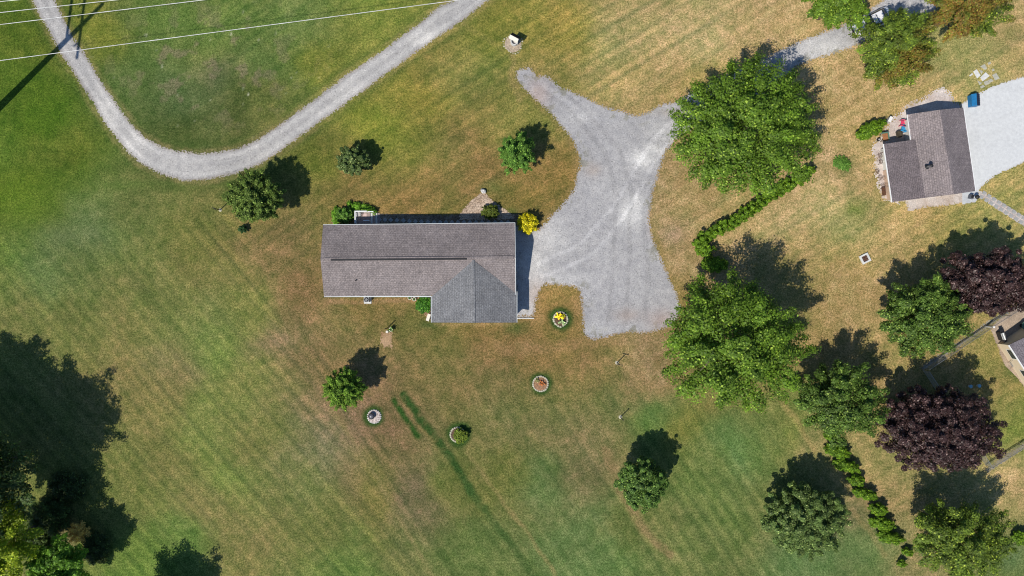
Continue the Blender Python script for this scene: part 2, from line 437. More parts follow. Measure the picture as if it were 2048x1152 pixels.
# ---- the lawn: colour of the turf itself (dry and green zones, mowing stripes, worn tracks)
CP = """60 60 72 88 36;200 60 95 105 50;300 40 86 102 50;450 60 90 104 52;600 40 98 110 60;750 30 104 114 62;1000 30 102 107 57;1100 40 116 114 66;1250 60 135 124 80;1400 60 150 133 92;1550 60 146 127 84;1640 110 150 128 84;1900 120 126 122 74;2020 80 132 122 76;
60 200 62 90 28;140 300 78 92 40;250 150 76 92 48;350 180 74 90 52;450 150 88 96 62;550 150 84 100 52;350 270 66 80 38;480 250 70 80 40;560 210 86 92 48;650 120 96 102 54;620 330 86 94 48;750 240 100 108 52;850 180 112 110 60;950 130 112 108 58;900 300 106 98 54;1000 230 110 106 55;1080 230 106 102 52;1100 330 122 100 56;1060 390 112 97 52;970 340 115 97 56;800 380 116 98 56;680 370 106 92 52;1250 150 134 121 76;1400 140 128 116 68;1350 350 142 121 82;1400 420 148 126 86;1560 420 152 135 92;1680 200 144 122 78;1650 300 150 130 88;1700 450 142 130 84;1650 400 152 138 92;1900 450 140 122 74;2010 380 140 127 76;
40 380 72 92 34;90 430 74 94 40;120 360 64 86 34;200 450 80 100 64;100 520 84 102 66;300 430 86 98 60;380 480 92 98 58;450 440 98 100 62;560 480 108 95 56;600 560 108 92 54;500 600 100 110 64;550 660 122 106 70;400 620 94 108 66;300 560 90 102 62;235 690 106 106 70;350 740 106 104 70;420 700 96 112 64;150 620 96 100 64;60 600 92 102 62;520 760 106 110 70;300 850 106 106 70;360 900 98 100 64;420 850 98 110 66;270 980 94 102 62;400 1000 104 106 70;500 950 92 108 62;350 1080 82 104 58;480 1100 108 108 72;260 1110 82 106 54;
620 700 114 97 64;700 680 116 100 62;770 640 108 92 54;850 700 102 92 52;950 680 106 92 52;1050 700 112 92 54;1150 700 120 98 62;1250 700 132 108 74;1300 730 132 108 74;700 860 112 95 66;800 870 106 90 60;640 900 110 106 74;560 870 100 102 66;900 780 102 94 54;1000 780 106 94 58;1000 850 100 98 58;1100 850 110 100 64;1200 800 102 98 60;1300 830 76 102 60;1350 860 94 96 56;1150 920 102 95 62;1000 950 86 96 56;900 960 82 94 54;850 1000 98 90 62;750 1000 98 98 64;650 1050 92 98 64;700 1120 88 106 64;900 1100 84 98 64;1000 1050 78 95 60;1080 950 78 100 66;1150 1050 82 104 70;1250 1060 92 100 66;1200 1120 80 100 68;1400 950 88 102 66;1400 1080 82 98 62;1500 880 86 106 68;1450 900 78 104 70;1530 820 108 104 60;1480 1040 82 100 62;1720 1100 82 104 70;1620 1130 80 104 72;1700 1060 100 97 64;
1560 850 98 106 66;1640 900 112 108 66;1750 850 134 118 76;1760 950 142 124 80;1800 1000 136 120 78;1850 1120 124 110 72;2020 950 150 132 86;2035 1130 90 102 66;1700 560 146 124 78;1650 680 136 114 72;1780 500 150 131 84;1850 480 140 124 76;1650 620 130 116 70;1750 620 140 120 78;1900 700 126 114 68;2010 830 126 117 68;1980 750 130 114 68;2030 860 96 108 60;1600 540 138 122 76;1350 620 122 104 58;1370 480 140 116 78;1120 600 128 112 60;1115 660 118 98 56"""
CPA = np.array([[float(v) for v in t.split()] for t in CP.replace('\n', '').split(';') if t.strip()])
GR_ = np.array([1.17, 1.19, 1.20])
CPC = np.array([lin(c*GR_) if c[0]/c[1] > 1.02 else lin(c*np.array([1.215, 1.19, .98])) for c in CPA[:, 2:5]])
_ur = (CPA[:, 0] > 1150) & (CPA[:, 1] < 260)
CPC[_ur] *= np.array([1.25, 1.14, 1.2])
_lp = (CPA[:, 0] > 200) & (CPA[:, 0] < 620) & (CPA[:, 1] < 300)
CPC[_lp] *= np.array([.90, .97, 1.35])
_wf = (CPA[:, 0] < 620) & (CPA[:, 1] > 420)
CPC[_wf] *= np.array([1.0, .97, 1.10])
FIELD = [(470,430),(520,560),(560,640),(640,790),(760,940),(880,1160),(900,1300)]   # edge between mown field and the yard
def lawn_color(X, Y):
    px = X/S+1024; py = 576-Y/S
    wx = px+(fbm(X, Y, .12, 3, 4)-.5)*130; wy = py+(fbm(X, Y, .12, 8, 4)-.5)*130
    num = np.zeros(px.shape+(3,)); den = np.zeros(px.shape)
    for k in range(len(CPA)):
        d2 = (wx-CPA[k, 0])**2+(wy-CPA[k, 1])**2
        w = 1/(d2+900)**1.7
        num += w[..., None]*CPC[k]; den += w
    col = num/den[..., None]*KA
    # patchiness (the mown field is more even than the yard)
    xb = np.interp(py, [p[1] for p in FIELD], [p[0] for p in FIELD], left=430)
    calm = (1-.45*sstep(20, -40, px-xb)*sstep(380, 480, py))[..., None]
    n1 = fbm(X, Y, .45, 21, 5, .6); n2 = fbm(X, Y, .16, 41, 4)
    n3 = fbm(X, Y, 1.3, 61, 3, .6)
    t = np.clip((n1-.5)*4.4, -1, 1)
    col = col*(1+calm*t[..., None]*np.array([.17, .11, .16]))
    t = np.clip((n2-.5)*3.0, -1, 1)
    col = col*(1+t[..., None]*np.array([-.10, .03, -.08]))
    col = col*(1+np.clip((n3-.5)*4, -1, 1)[..., None]*np.array([.17, .12, .15]))
    n4 = fbm(X, Y, 2.0, 71, 2, .7)
    col = col*(1+np.clip((n4-.5)*4, -1, 1)[..., None]*np.array([.14, .08, .14]))
    xb = np.interp(py, [p[1] for p in FIELD], [p[0] for p in FIELD], left=430)
    f_left = sstep(20, -20, px-xb)*sstep(430, 500, py+px*.1)
    warp = (fbm(X, Y, .05, 77, 2)-.5)*12
    def stripes(ang, period, seed, bw=.36):
        a = math.radians(ang)
        u = -px*math.sin(a)+py*math.cos(a)+warp
        v = px*math.cos(a)+py*math.sin(a)
        broad = np.sin(u/period*2*math.pi+3*vnoise(u/200+50, v/500+50, seed+1))
        fine = vnoise(u/5.0+300, v/170+300, seed)-.5
        mid_ = vnoise(u/11.0+500, v/330+300, seed+2)-.5
        thin = sstep(.80, .97, vnoise(u/6.0+700, v/240+100, seed+3))
        return broad*bw+fine*.6+mid_*1.1+thin*.75
    amp = .45+1.0*fbm(X, Y, .06, 91, 2)
    s1 = stripes(49, 21, 101, .42)*(amp*.8+.15)
    s2 = stripes(56, 25, 103, .36)*amp
    s3 = stripes(-32, 19, 105)*amp
    f_bot = (1-f_left)*sstep(600, 760, py)*sstep(1750, 1600, px)
    f_top = (1-f_left)*sstep(620, 480, py)*sstep(330, 520, px)
    f_tr = (1-f_left)*sstep(1600, 1750, px)*sstep(620, 720, py)
    f_left2 = np.maximum(f_left, (1-f_left)*sstep(560, 620, py)*sstep(900, 700, px)*.4)
    for s, f, c in ((s1, f_left2, (.36, .27, .26)), (s2, f_bot, (.32, .22, .25)), (s3, f_top, (.29, .20, .22)), (s3, f_tr, (.20, .15, .17))):
        col = col*(1+np.clip(s*f, -1, 1.3)[..., None]*np.array(c))
    def paint(mask, c, k=1.0):
        nonlocal col
        m = np.clip(mask*k, 0, 1)
        col = lerpc(col, np.array(alb(tuple(np.array(c)*np.array([1.13, 1.15, 1.15])))), m)
    wob = (fbm(X, Y, .5, 133, 4, .6)-.5)*10
    pxw = px+wob; pyw = py-wob*.7
    rough = .55+.9*(fbm(X, Y, 1.2, 151, 4, .7)-.5)*2
    def line(pts, w, c, k): paint(sstep(w, w*.25, segdist(pxw, pyw, pts))*np.clip(rough+.3, 0, 1), c, k)
    # lush strips and mower tracks below the house
    line([(787,800),(806,832),(838,872)], 10, (44,72,28), 1.1)
    line([(806,790),(828,822),(866,872),(905,922),(942,985)], 12, (48,72,32), 1.05)
    line([(930,965),(960,1010),(1000,1060),(1060,1140),(1110,1200)], 13, (58,80,38), .8)
    line([(800,797),(830,845),(870,885)], 3, (128,108,66), .5)
    line([(935,905),(975,960),(1020,1020),(1060,1075),(1110,1150)], 6, (132,116,74), .6)
    line([(660,820),(720,900),(760,965),(800,1040),(850,1130),(880,1180)], 7, (130,116,76), .5)
    line([(480,420),(530,540),(575,640),(640,770),(690,850)], 9, (126,106,70), .45)
    line([(1210,900),(1240,980),(1290,1060),(1340,1110)], 14, (126,106,72), .7)
    line([(1560,800),(1600,850),(1630,905)], 8, (142,122,78), .5)
    line([(1700,1020),(1740,1060),(1770,1110)], 9, (140,120,78), .5)
    line([(1025,95),(1028,125),(1020,160),(1040,200)], 9, (140,122,78), .55)
    line([(900,30),(960,70),(1020,110)], 8, (124,112,66), .3)
    line([(1010,700),(1150,690),(1330,668)], 20, (136,108,74), .5)
    line([(870,648),(1030,650)], 4, (150,125,85), .6)
    line([(655,604),(735,604),(835,600)], 7, (150,112,80), .8)
    line([(1310,460),(1355,600)], 7, (126,108,56), .5)
    line([(1680,560),(1720,640),(1700,700)], 14, (152,130,88), .4)
    # rims beside the gravel
    dr = segdist(pxw, pyw, ROAD, True); dy = segdist(pxw, pyw, YARD, True)
    paint(sstep(13, 3, dr)*.5*np.clip(rough, 0, 1), (140,122,84))
    paint(sstep(14, 2, dy)*.45*np.clip(rough, 0, 1), (142,118,78))
    dark_rim = sstep(26, 10, dr)*sstep(2, 12, dr)
    paint(dark_rim*.35, (66,84,38))
    # dry rings under and round trees
    for x, y, r, k in ((510,400,64,.5),(706,325,42,.5),(1050,318,62,.45),(1470,320,170,.5),(1440,700,160,.35),(690,770,55,.45),(1075,300,60,.3)):
        d = np.hypot(px-x, py-y); paint(sstep(r, r*.6, d)*np.clip(rough, 0, 1), (142,112,70), k)
    # watered grass around the beds
    for x, y, r in ((1121,638,31),(1082,768,29),(747,833,27),(918,869,32),):
        d = np.hypot(pxw-x, pyw-y); paint(sstep(r, r*.6, d), (46,72,30), .95)
    for x, y, rx, ry, c, k in ((1032,657,26,16,(54,80,36),.6),(862,650,24,7,(56,78,38),.55),(1020,425,26,12,(66,88,42),.5),(985,375,22,14,(70,92,44),.5),(40,400,90,50,(82,104,30),.55),(150,470,80,30,(90,104,70),.3),(255,370,60,10,(78,98,44),.5),(1310,810,55,45,(78,102,54),.4),(1480,880,80,45,(88,108,60),.25),(1700,1105,110,40,(88,106,62),.3),
                           (690,695,30,30,(78,86,44),.4),(2030,740,40,30,(64,84,42),.6),(2010,640,1,1,(0,0,0),0),(1345,470,26,22,(158,128,104),.5),(1700,60,90,30,(150,128,84),.4),(1900,90,100,50,(134,128,80),.4),
                           (700,945,30,60,(118,98,72),.35),(330,720,50,40,(120,108,80),.25),(385,745,30,30,(118,102,76),.3),(1010,230,50,30,(112,112,56),.3),(2025,1110,40,40,(84,104,66),.6),(1690,330,18,20,(60,88,40),.7),(1712,415,22,14,(98,112,50),.6),
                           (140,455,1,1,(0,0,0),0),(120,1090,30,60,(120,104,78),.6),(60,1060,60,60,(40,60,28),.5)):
        if k: paint(np.exp(-(((pxw-x)/rx)**2+((pyw-y)/ry)**2))*1.2, c, k)
    # mauve dry patches and pale specks in the loop of the lane
    zone = np.exp(-(((px-420)/150)**2+((py-130)/95)**2))
    pn = fbm(X, Y, .6, 171, 4, .6)
    paint(sstep(.57, .68, pn)*np.clip(zone*1.6, 0, 1), (118,104,84), .5)
    lim = 1.50-.14*sstep(1120, 1300, px)
    over = np.clip(col[..., 0]/(col[..., 1]*lim)-1, 0, 1)
    col = col*np.stack([1/(1+over*.8), 1+over*.12, 1+over*.1], -1)
    sp = vnoise(X*1.6, Y*1.6, 191)
    paint(sstep(.93, .985, sp)*np.clip(zone*2.0, 0, 1), (160,160,130), .8)
    return col

G = 0.2
nx, ny = 700, 412
gx, gy = np.meshgrid(np.arange(nx), np.arange(ny), indexing='ij')
cx = (gx+.5-nx/2)*G; cy = (gy+.5-ny/2)*G
vx, vy = np.meshgrid(np.arange(nx+1), np.arange(ny+1), indexing='ij')
vid = vx*(ny+1)+vy
V = np.stack([(vx-nx/2)*G, (vy-ny/2)*G, np.zeros(vx.shape)], -1).reshape(-1, 3)
F = np.stack([vid[:-1, :-1], vid[1:, :-1], vid[1:, 1:], vid[:-1, 1:]], -1).reshape(-1, 4)
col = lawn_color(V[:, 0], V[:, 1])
R = 2500.0; x0, x1, y0, y1 = -nx/2*G, nx/2*G, -ny/2*G, ny/2*G
b = len(V)
V = np.vstack([V, [(-R, -R, 0), (R, -R, 0), (R, R, 0), (-R, R, 0)], [(x0, y0, 0), (x1, y0, 0), (x1, y1, 0), (x0, y1, 0)]])
F = np.vstack([F, [(b, b+1, b+5, b+4), (b+1, b+2, b+6, b+5), (b+2, b+3, b+7, b+6), (b+3, b, b+4, b+7)]])
col = np.vstack([col, [alb((104, 112, 66))[:3]]*8])
go = bpy.data.objects.new('ground', fast_mesh('ground', V, F, col, M['grass'], dom='POINT')); C.objects.link(go)
tag(go, kind='structure')

def gcol(base, white, blobsl, edge, ec=(168,152,132), ew=9, spk=1.0):
    def fn(px, py, d):
        X = px*S; Y = -py*S
        c = lerpc(np.array(alb(base)), np.array(alb(white)), np.clip(blobs(px, py, blobsl)+(fbm(X, Y, .25, 211, 4)-.5)*.5, 0, 1))
        c = lerpc(c, np.array(alb(ec)), np.clip(edge*sstep(ew, 0, d)*(.4+1.2*fbm(X, Y, .8, 221, 3)), 0, 1))
        n = np.random.RandomState(9).rand(len(px))
        sp = (n > .97)[:, None]*.22 - (n < .04)[:, None]*.30
        return c*(1+sp*spk+(fbm(X, Y, 2.5, 231, 2)-.5)[:, None]*.16*min(1, spk+.2))
    return fn
def road_col(px, py, d):
    base = gcol((184,182,179), (220,217,211), [(215,225,30,60,.7),(270,290,30,30,.6),(690,190,40,25,.6),(850,75,30,20,.9),(660,225,50,20,.5),(400,340,60,20,.3)], .45)(px, py, d)
    mid = sstep(0, 1, np.clip(np.exp(-((d-13)/5.0)**2), 0, 1))     # wheel tracks, packed paler
    X = px*S; Y = -py*S
    streak = (vnoise(d/3.5+40, (px+py)/60+9, 261)-.5)*.16
    patch = (fbm(X, Y, .12, 263, 3)-.5)*.5
    return base*(1+(mid*.17-.09+streak+patch)[:, None]*np.array([1, .985, .95]))
sheet('gravel_road', [ROAD], 0.012, 0.1, .22, road_col, M['gravel'], drop=.8, dropw=5, label=None)
yard_blobs = [(1158,232,26,18,.5),(1305,300,20,14,1.0),(1285,318,26,20,1.1),(1262,425,26,30,1.15),(1270,405,16,16,1.0),(1095,470,40,40,.8),(1070,540,30,60,.9),(1060,620,24,30,.9),(1115,560,50,18,.6),(1320,262,30,20,.5),(1640,100,70,30,.9),(1210,380,40,40,.25),(1330,470,16,30,.6),(1200,655,40,15,.4),(1800,20,80,30,.5)]
YC = gcol((175,174,175), (212,211,209), yard_blobs, .5)
def yard_col(px, py, d):
    c = YC(px, py, d)
    X = px*S; Y = -py*S; wv = (fbm(X, Y, .2, 271, 3)-.5)*14
    for pts, w, k in (([(1400,205),(1330,250),(1270,330),(1225,420),(1160,490),(1080,530)], 6, .17),([(1412,222),(1350,268),(1292,345),(1250,440),(1180,515),(1085,555)], 6, .17),
                      ([(1060,160),(1130,215),(1210,300),(1235,400),(1230,520),(1215,650)], 7, -.12),([(1090,160),(1160,212),(1240,300),(1265,400),(1262,520),(1250,650)], 7, -.12),
                      ([(1400,190),(1300,245),(1200,240),(1080,170)], 6, .06),([(1340,290),(1290,420),(1300,560),(1290,640)], 8, -.10)):
        m = sstep(w, w*.3, segdist(px+wv, py+wv*.5, pts))*(.4+1.2*fbm(X, Y, .7, 281, 3))
        c = c*(1+(m*k)[:, None])
    c = c*(1+np.clip((fbm(X, Y, .35, 291, 4, .6)-.5)*3, -1, 1)[:, None]*.05)
    wd = sstep(.62, .70, fbm(X, Y, .9, 293, 4, .65))*sstep(34, 4, d)
    c = lerpc(c, np.array(alb((120, 118, 84))), np.clip(wd*.5, 0, 1))
    for x, y, rx, ry, k, cc_ in ((1075,190,22,30,.6,(190,168,158)),(1310,450,14,25,.5,(192,176,172)),(1185,340,18,14,.5,(176,160,146)),(1255,630,25,14,.45,(172,152,138)),(1325,640,30,22,.5,(176,150,138)),(1075,590,22,30,.6,(196,176,162)),(1350,225,40,8,.5,(178,166,152)),(1370,250,10,30,.3,(180,160,146))):
        c = lerpc(c, np.array(alb(cc_)), np.clip(k*np.exp(-(((px-x)/rx)**2+((py-y)/ry)**2)), 0, 1))
    return c
sheet('gravel_yard', [YARD], 0.016, 0.1, .28, yard_col, M['gravel'], drop=.9, dropw=7)
def pad_col(px, py, d):
    c = PADC(px, py, d); X = px*S; Y = -py*S
    st = sstep(.60, .72, fbm(X, Y, .7, 401, 4, .6))*.05+(fbm(X, Y, .18, 403, 3)-.5)*.06
    tr = np.zeros(px.shape)
    for o_ in (0, 24): tr = np.maximum(tr, sstep(5, 1, segdist(px+(fbm(X, Y, .3, 405, 2)-.5)*8, py, [(1950, 250+o_), (2000, 238+o_), (2100, 190+o_)])))
    return c*(1-st-tr*.035)[:, None]
PADC = gcol((224,226,226), (230,231,229), [], .25, (176,160,146), 5, .12)
sheet('concrete_driveway', [NDRIVE], 0.03, 0.12, .12, pad_col, M['concrete'], drop=.4)
flat = lambda c1, c2, seed=301: (lambda px, py, d: lerpc(np.array(alb(c1)), np.array(alb(c2)), np.clip((fbm(px*S, py*S, .9, seed, 4, .6)-.3)*2.5, 0, 1)))
sheet('gravel_apron', [[(1742,290),(1760,270),(1775,240),(1796,222),(1815,206),(1840,196),(1862,180),(1885,172),(1903,182),(1910,200),(1926,204),(1930,225),(1822,300),(1800,410),(1768,402),(1752,372),(1746,330)]], 0.012, .12, .3, flat((200,186,178), (226,216,210)), M['gravel'], drop=.8, dropw=10)
sheet('stone_apron', [[(1790,398),(1950,380),(1958,392),(1950,404),(1900,410),(1850,415),(1816,424),(1812,405)]], 0.016, .12, .12, flat((186,170,158), (214,205,198)), M['gravel'], drop=.4, dropw=4)
sheet('concrete_slab', [[(1924,380),(1952,378),(1958,392),(1950,404),(1924,409)]], 0.034, .12, .03, flat((196,200,204), (210,214,216)), M['concrete'])
sheet('walkway', [[(1949,386),(1962,380),(2060,440),(2090,460),(2080,480),(2046,452),(1990,416)]], 0.014, .12, .1, flat((196,184,176), (214,206,200)), M['gravel'], drop=.4)
sheet('patio', [[(1980,654),(2000,638),(2048,606),(2110,570),(2110,860),(2060,800),(2048,772),(2030,752),(2012,733),(2000,708),(1994,690)]], 0.02, .12, .08, flat((168,150,132), (190,172,152), 311), M['gravel'], drop=.3)
sheet('stone_bed', [[(918,432),(925,420),(940,402),(960,386),(972,386),(985,402),(1004,416),(1030,431),(1030,440),(918,440)]], 0.02, .1, .15, flat((176,154,132), (204,184,164), 321), M['stonebed'], drop=.5)
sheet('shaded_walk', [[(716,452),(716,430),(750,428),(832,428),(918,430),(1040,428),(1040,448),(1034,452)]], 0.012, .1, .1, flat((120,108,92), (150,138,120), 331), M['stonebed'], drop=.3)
sheet('dirt_patch', [[(762,665),(786,662),(784,684),(787,700),(778,694),(768,696),(760,688)]], 0.012, .1, .18, flat((160,128,94), (186,156,122), 341), M['gravel'], drop=.8, dropw=4)
sheet('fence_strip', [[(1845,742),(1920,692),(1975,654),(2060,600),(2058,590),(1972,644),(1916,682),(1842,733)]], 0.012, .1, .1, flat((138,134,118), (160,156,140), 351), M['gravel'], drop=.7, dropw=5)
sheet('fence_strip', [[(1970,938),(2006,912),(2060,878),(2064,888),(2010,924),(1974,947)]], 0.012, .1, .1, flat((150,142,122), (168,160,138), 353), M['gravel'], drop=.7, dropw=5)
sheet('dirt_patch', [[(835,600),(838,612),(846,628),(858,640),(866,644),(866,596),(834,594)]], 0.012, .1, .12, flat((150,118,88), (176,146,116), 361), M['stonebed'], drop=.4)
sheet('planting_bed', [[(662,450),(664,430),(676,415),(700,408),(730,410),(752,422),(758,432),(716,450)]], 0.010, .1, .1, flat((110,96,62), (150,130,92), 371), M['stonebed'], drop=.5)

# ---------------------------------------------------------------- vegetation
def tri_basis(n):
    ref = np.where(np.abs(n[:, 2:3]) < .9, np.array([[0, 0, 1.]]), np.array([[1., 0, 0]]))
    a = np.cross(n, ref); a /= np.linalg.norm(a, axis=1, keepdims=True)+1e-9
    return a, np.cross(n, a)
def leaves(P, Nn, size, rs, aspect=.62):
    n = len(P)
    a, b_ = tri_basis(Nn)
    th = rs.rand(n)*2*np.pi
    u = a*np.cos(th)[:, None]+b_*np.sin(th)[:, None]; v = np.cross(Nn, u)
    sz = size*(.6+.8*rs.rand(n))[:, None]
    V = np.stack([P-u*sz*.5, P+v*sz*.5*aspect+Nn*sz*.08, P+u*sz*.5, P-v*sz*.5*aspect+Nn*sz*.08], 1).reshape(-1, 3)
    F = np.arange(4*n).reshape(n, 4)
    return V, F
def crown(name, parent, rx, ry, hv, zc, seed, nclump, per, lsize, cols, mat, clump=.2, lump=.16, tuft=1.0, up=.55, patch=None, low=-.45, spike=0.0, fill=.10):
    """leaf tufts spread through the shell of an uneven ellipsoid (rx, ry, hv) centred at height zc"""
    rs = np.random.RandomState(seed)
    lsize = lsize*.76; per = int(per*1.6)+1
    nb = max(6, int(nclump/3.6))
    i_ = np.arange(nb)+.5
    zz = 1-(1-low)*i_/nb
    az = i_*2.39996+rs.rand()*6.28+rs.normal(size=nb)*.18
    zz = np.clip(zz+rs.normal(size=nb)*.06, low, 1)
    bd = np.stack([np.cos(az)*np.sqrt(1-zz**2), np.sin(az)*np.sqrt(1-zz**2), zz], 1)
    ang = np.arctan2(bd[:, 1], bd[:, 0])
    lob = 1+lump*(vnoise(ang*2.3+10, bd[:, 2]*2.4+10, seed % 97+400)-.5)*2+lump*.9*(rs.rand(nb)-.55)*2
    fr = np.array([.60, .78, .92, 1.02]); fs_ = np.array([1.15, 1.05, .85, .6])
    if nclump < 50: fr = fr[1:]; fs_ = fs_[1:]
    m_ = len(fr)
    d = np.repeat(bd, m_, 0)+rs.normal(size=(nb*m_, 3))*.085; d /= np.linalg.norm(d, axis=1, keepdims=True)
    rad = np.tile(fr, nb)*np.repeat(lob, m_)*(.97+.06*rs.rand(nb*m_))*.93
    R3 = np.array([rx, ry, hv])
    cc = d*R3*rad[:, None]
    nc = len(cc)
    rm = (rx+ry)/2
    cs = rm*clump*np.tile(fs_, nb)*(.8+.4*rs.rand(nc))
    per = int(per*nclump/nc*1.0)+1
    n = nc*per
    ci = np.repeat(np.arange(nc), per)
    e = rs.normal(size=(n, 3)); e /= np.linalg.norm(e, axis=1, keepdims=True)
    rr = (.35+.65*rs.rand(n)**.6)
    out = d[ci]*np.array([1, 1, .6]); out /= np.linalg.norm(out, axis=1, keepdims=True)+1e-9
    off = e*rr[:, None]*cs[ci][:, None]
    along = (off*out).sum(1, keepdims=True)
    off = off+out*along*(tuft-1)
    off[:, 2] *= .8
    P = cc[ci]+off
    if spike:
        sp = rs.rand(n)**3*spike*rm
        P = P+out*sp[:, None]
    keep = P[:, 2]+zc > .12
    P = P[keep]; ci = ci[keep]; e = e[keep]; out = out[keep]
    Nn = e*.5+out*.35+np.array([0, 0, up])+rs.normal(size=e.shape)*.30
    Nn /= np.linalg.norm(Nn, axis=1, keepdims=True)+1e-9
    # inner filling so that the ground does not show through the middle
    ni = int(n*fill)
    q = rs.normal(size=(ni, 3)); q /= np.linalg.norm(q, axis=1, keepdims=True)
    q = q*R3*(min(.55+fill, .8)*rs.rand(ni)**.4)[:, None]
    q = q[(q[:, 2]+zc > .15) & (q[:, 2] > -hv*.5)]
    Ni = rs.normal(size=q.shape)*.5+np.array([0, 0, .7]); Ni /= np.linalg.norm(Ni, axis=1, keepdims=True)
    P = np.vstack([P, q]); Nn = np.vstack([Nn, Ni])
    V, F = leaves(P, Nn, lsize, rs)
    V[:, 2] += zc
    c1, c2, c3 = [np.array(lin(c))*LEAFK for c in cols]
    m = len(P)
    tc = rs.rand(nc)
    t = np.concatenate([np.clip(tc[ci]*.5+rs.rand(len(ci))*.5, 0, 1), rs.rand(len(q))])
    col = c1*(1-t[:, None])+c2*t[:, None]
    hi = rs.rand(m) < .08
    col[hi] = c3  # a few random leaves painted lighter to stand for sunlit highlights
    if patch is not None:
        pc, pth = patch
        pn = fbm(P[:, 0]+50, P[:, 1]+50+P[:, 2]*.3, .28, seed+7, 3)
        w = sstep(pth, pth+.14, pn)*(.15+.75*rs.rand(m))
        col = col*(1-w[:, None])+np.array(lin(pc))*LEAFK*w[:, None]
    ct = np.concatenate([(.78+.44*rs.rand(nc))[ci], np.full(len(q), .9)])
    col = col*(.8+.4*rs.rand(m))[:, None]*ct[:, None]
    me = fast_mesh(name, V, F, col, mat)
    o = bpy.data.objects.new(name, me); C.objects.link(o); o.parent = parent
    return o
def trunk(parent, r, h, spread, seed, nl=6, name='trunk'):
    rs = np.random.RandomState(seed)
    mb = MB()
    mb.tube([(0, 0, -.1), (0, 0, .25), (.03, .02, h*.35), (rs.rand()*.2-.1, rs.rand()*.2-.1, h*.62), (0, 0, h*.95)], [r*1.5, r*1.05, r*.85, r*.55, r*.12], 10)
    for k in range(nl):
        a = 2*math.pi*k/nl+rs.rand()*.7; z0 = h*(.28+.4*rs.rand()); L = spread*(.6+.3*rs.rand())
        p1 = (math.cos(a)*L*.45, math.sin(a)*L*.45, z0+L*.32)
        p2 = (math.cos(a+.15)*L, math.sin(a+.15)*L, z0+L*.5)
        mb.tube([(0, 0, z0), p1, p2], [r*.5, r*.32, r*.08], 7)
        for s in (-.5, .5):
            p3 = (math.cos(a+s)*L*.85, math.sin(a+s)*L*.85, z0+L*.62)
            mb.tube([p1, p3], [r*.24, r*.05], 6)
    return mb.build(name, M['bark'], parent, smooth=True)

LEAFK = np.array([2.9, 2.75, 2.25])
MAPLE = ((38,56,16),(68,92,26),(98,118,46))
MID = ((33,48,18),(57,78,30),(92,110,54))
OLIVE = ((38,50,18),(70,88,30),(104,118,44))
SILVER = ((40,54,28),(66,84,44),(106,120,76))
PURP = ((25,17,18),(43,31,34),(80,66,70))
YEL = ((78,84,10),(146,138,16),(182,174,40))
ARB = ((36,58,12),(68,94,18),(100,124,36))
def tree(name, label, px, py, rx, ry, zc, cols, seed, nc, per, ls, mat='leaf', cat='tree', hvf=.78, group=None, tr=.16, **kw):
    """px,py: crown centre in the photo; rx,ry: its half size in photo pixels; zc: height of its widest part"""
    k = S*(1-zc/H)
    x, y, _ = W(px, py, zc)
    t = thing(name, label, cat, (x, y, 0), 0, group)
    rxm, rym = rx*k, ry*k
    hv = min((rxm+rym)/2*hvf, zc*1.25)
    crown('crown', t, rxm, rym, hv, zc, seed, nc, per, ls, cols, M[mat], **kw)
    trunk(t, tr*(rxm+rym)/2*.32+.04, zc+hv*.6, min(rxm, rym)*.8, seed)
    return t
tree('maple_tree', 'huge bright green shade tree beside the neck of the gravel turnaround', 1492, 258, 139, 128, 6.6, MAPLE, 11, 300, 120, .30, clump=.13, tuft=1.5, lump=.13, spike=.08)
tree('maple_tree', 'huge bright green shade tree at the lower right corner of the gravel yard', 1466, 688, 133, 132, 7.6, MAPLE, 12, 270, 120, .30, clump=.135, tuft=1.5, lump=.15, spike=.08)
tree('maple_tree', 'mid green round tree touching the left side of the lower purple tree', 1677, 804, 84, 76, 5.2, MID, 13, 190, 110, .27, clump=.15, tuft=1.3, spike=.06)
tree('maple_tree', 'green tree in front of the upper purple tree near the chain-link fence', 1852, 634, 87, 73, 5.2, MID, 14, 200, 110, .27, clump=.15, tuft=1.3, lump=.18, spike=.06)
tree('purple_maple_tree', 'dark purple-leaved tree cut by the right edge above the small patio', 1978, 566, 96, 68, 5.2, PURP, 15, 260, 110, .25, fill=.3, mat='purple_leaf', clump=.13, lump=.12)
tree('purple_maple_tree', 'broad dark purple-leaved tree with a full round crown at the fence corner', 1878, 858, 118, 88, 4.8, PURP, 16, 360, 110, .25, fill=.3, mat='purple_leaf', clump=.12, lump=.10)
tree('round_tree', 'dense grey-green dome-shaped tree left of the slanting row of shrubs', 1612, 1037, 82, 74, 3.6, SILVER, 17, 330, 90, .22, fill=.3, clump=.11, lump=.07, tuft=1.1)
tree('shade_tree', 'yellow-green tree at the bottom right corner below the lower purple tree', 1920, 1076, 94, 72, 4.9, OLIVE, 18, 190, 95, .27, clump=.15, tuft=1.4, lump=.18, spike=.07)
tree('round_tree', 'compact round green tree alone on the open grass at bottom centre', 1285, 967, 53, 53, 3.9, ((34,52,24),(60,84,36),(96,118,60)), 19, 220, 85, .22, fill=.3, clump=.14, lump=.08)
tree('shade_tree', 'bushy green tree cut by the top edge, overhanging the white car', 1679, -2, 64, 57, 5.2, MAPLE, 20, 170, 90, .25, clump=.15, tuft=1.4, spike=.06)
tree('shade_tree', 'olive tree with browning leaves just below the white car', 1792, 97, 70, 75, 5.4, OLIVE, 21, 190, 90, .25, clump=.15, tuft=1.6, patch=((84,62,30), .50), spike=.1)
tree('shade_tree', 'olive tree with reddish brown leaves cut by the top right edge', 1935, 12, 72, 66, 5.4, OLIVE, 22, 170, 90, .25, clump=.15, tuft=1.6, patch=((88,60,32), .46), spike=.1)
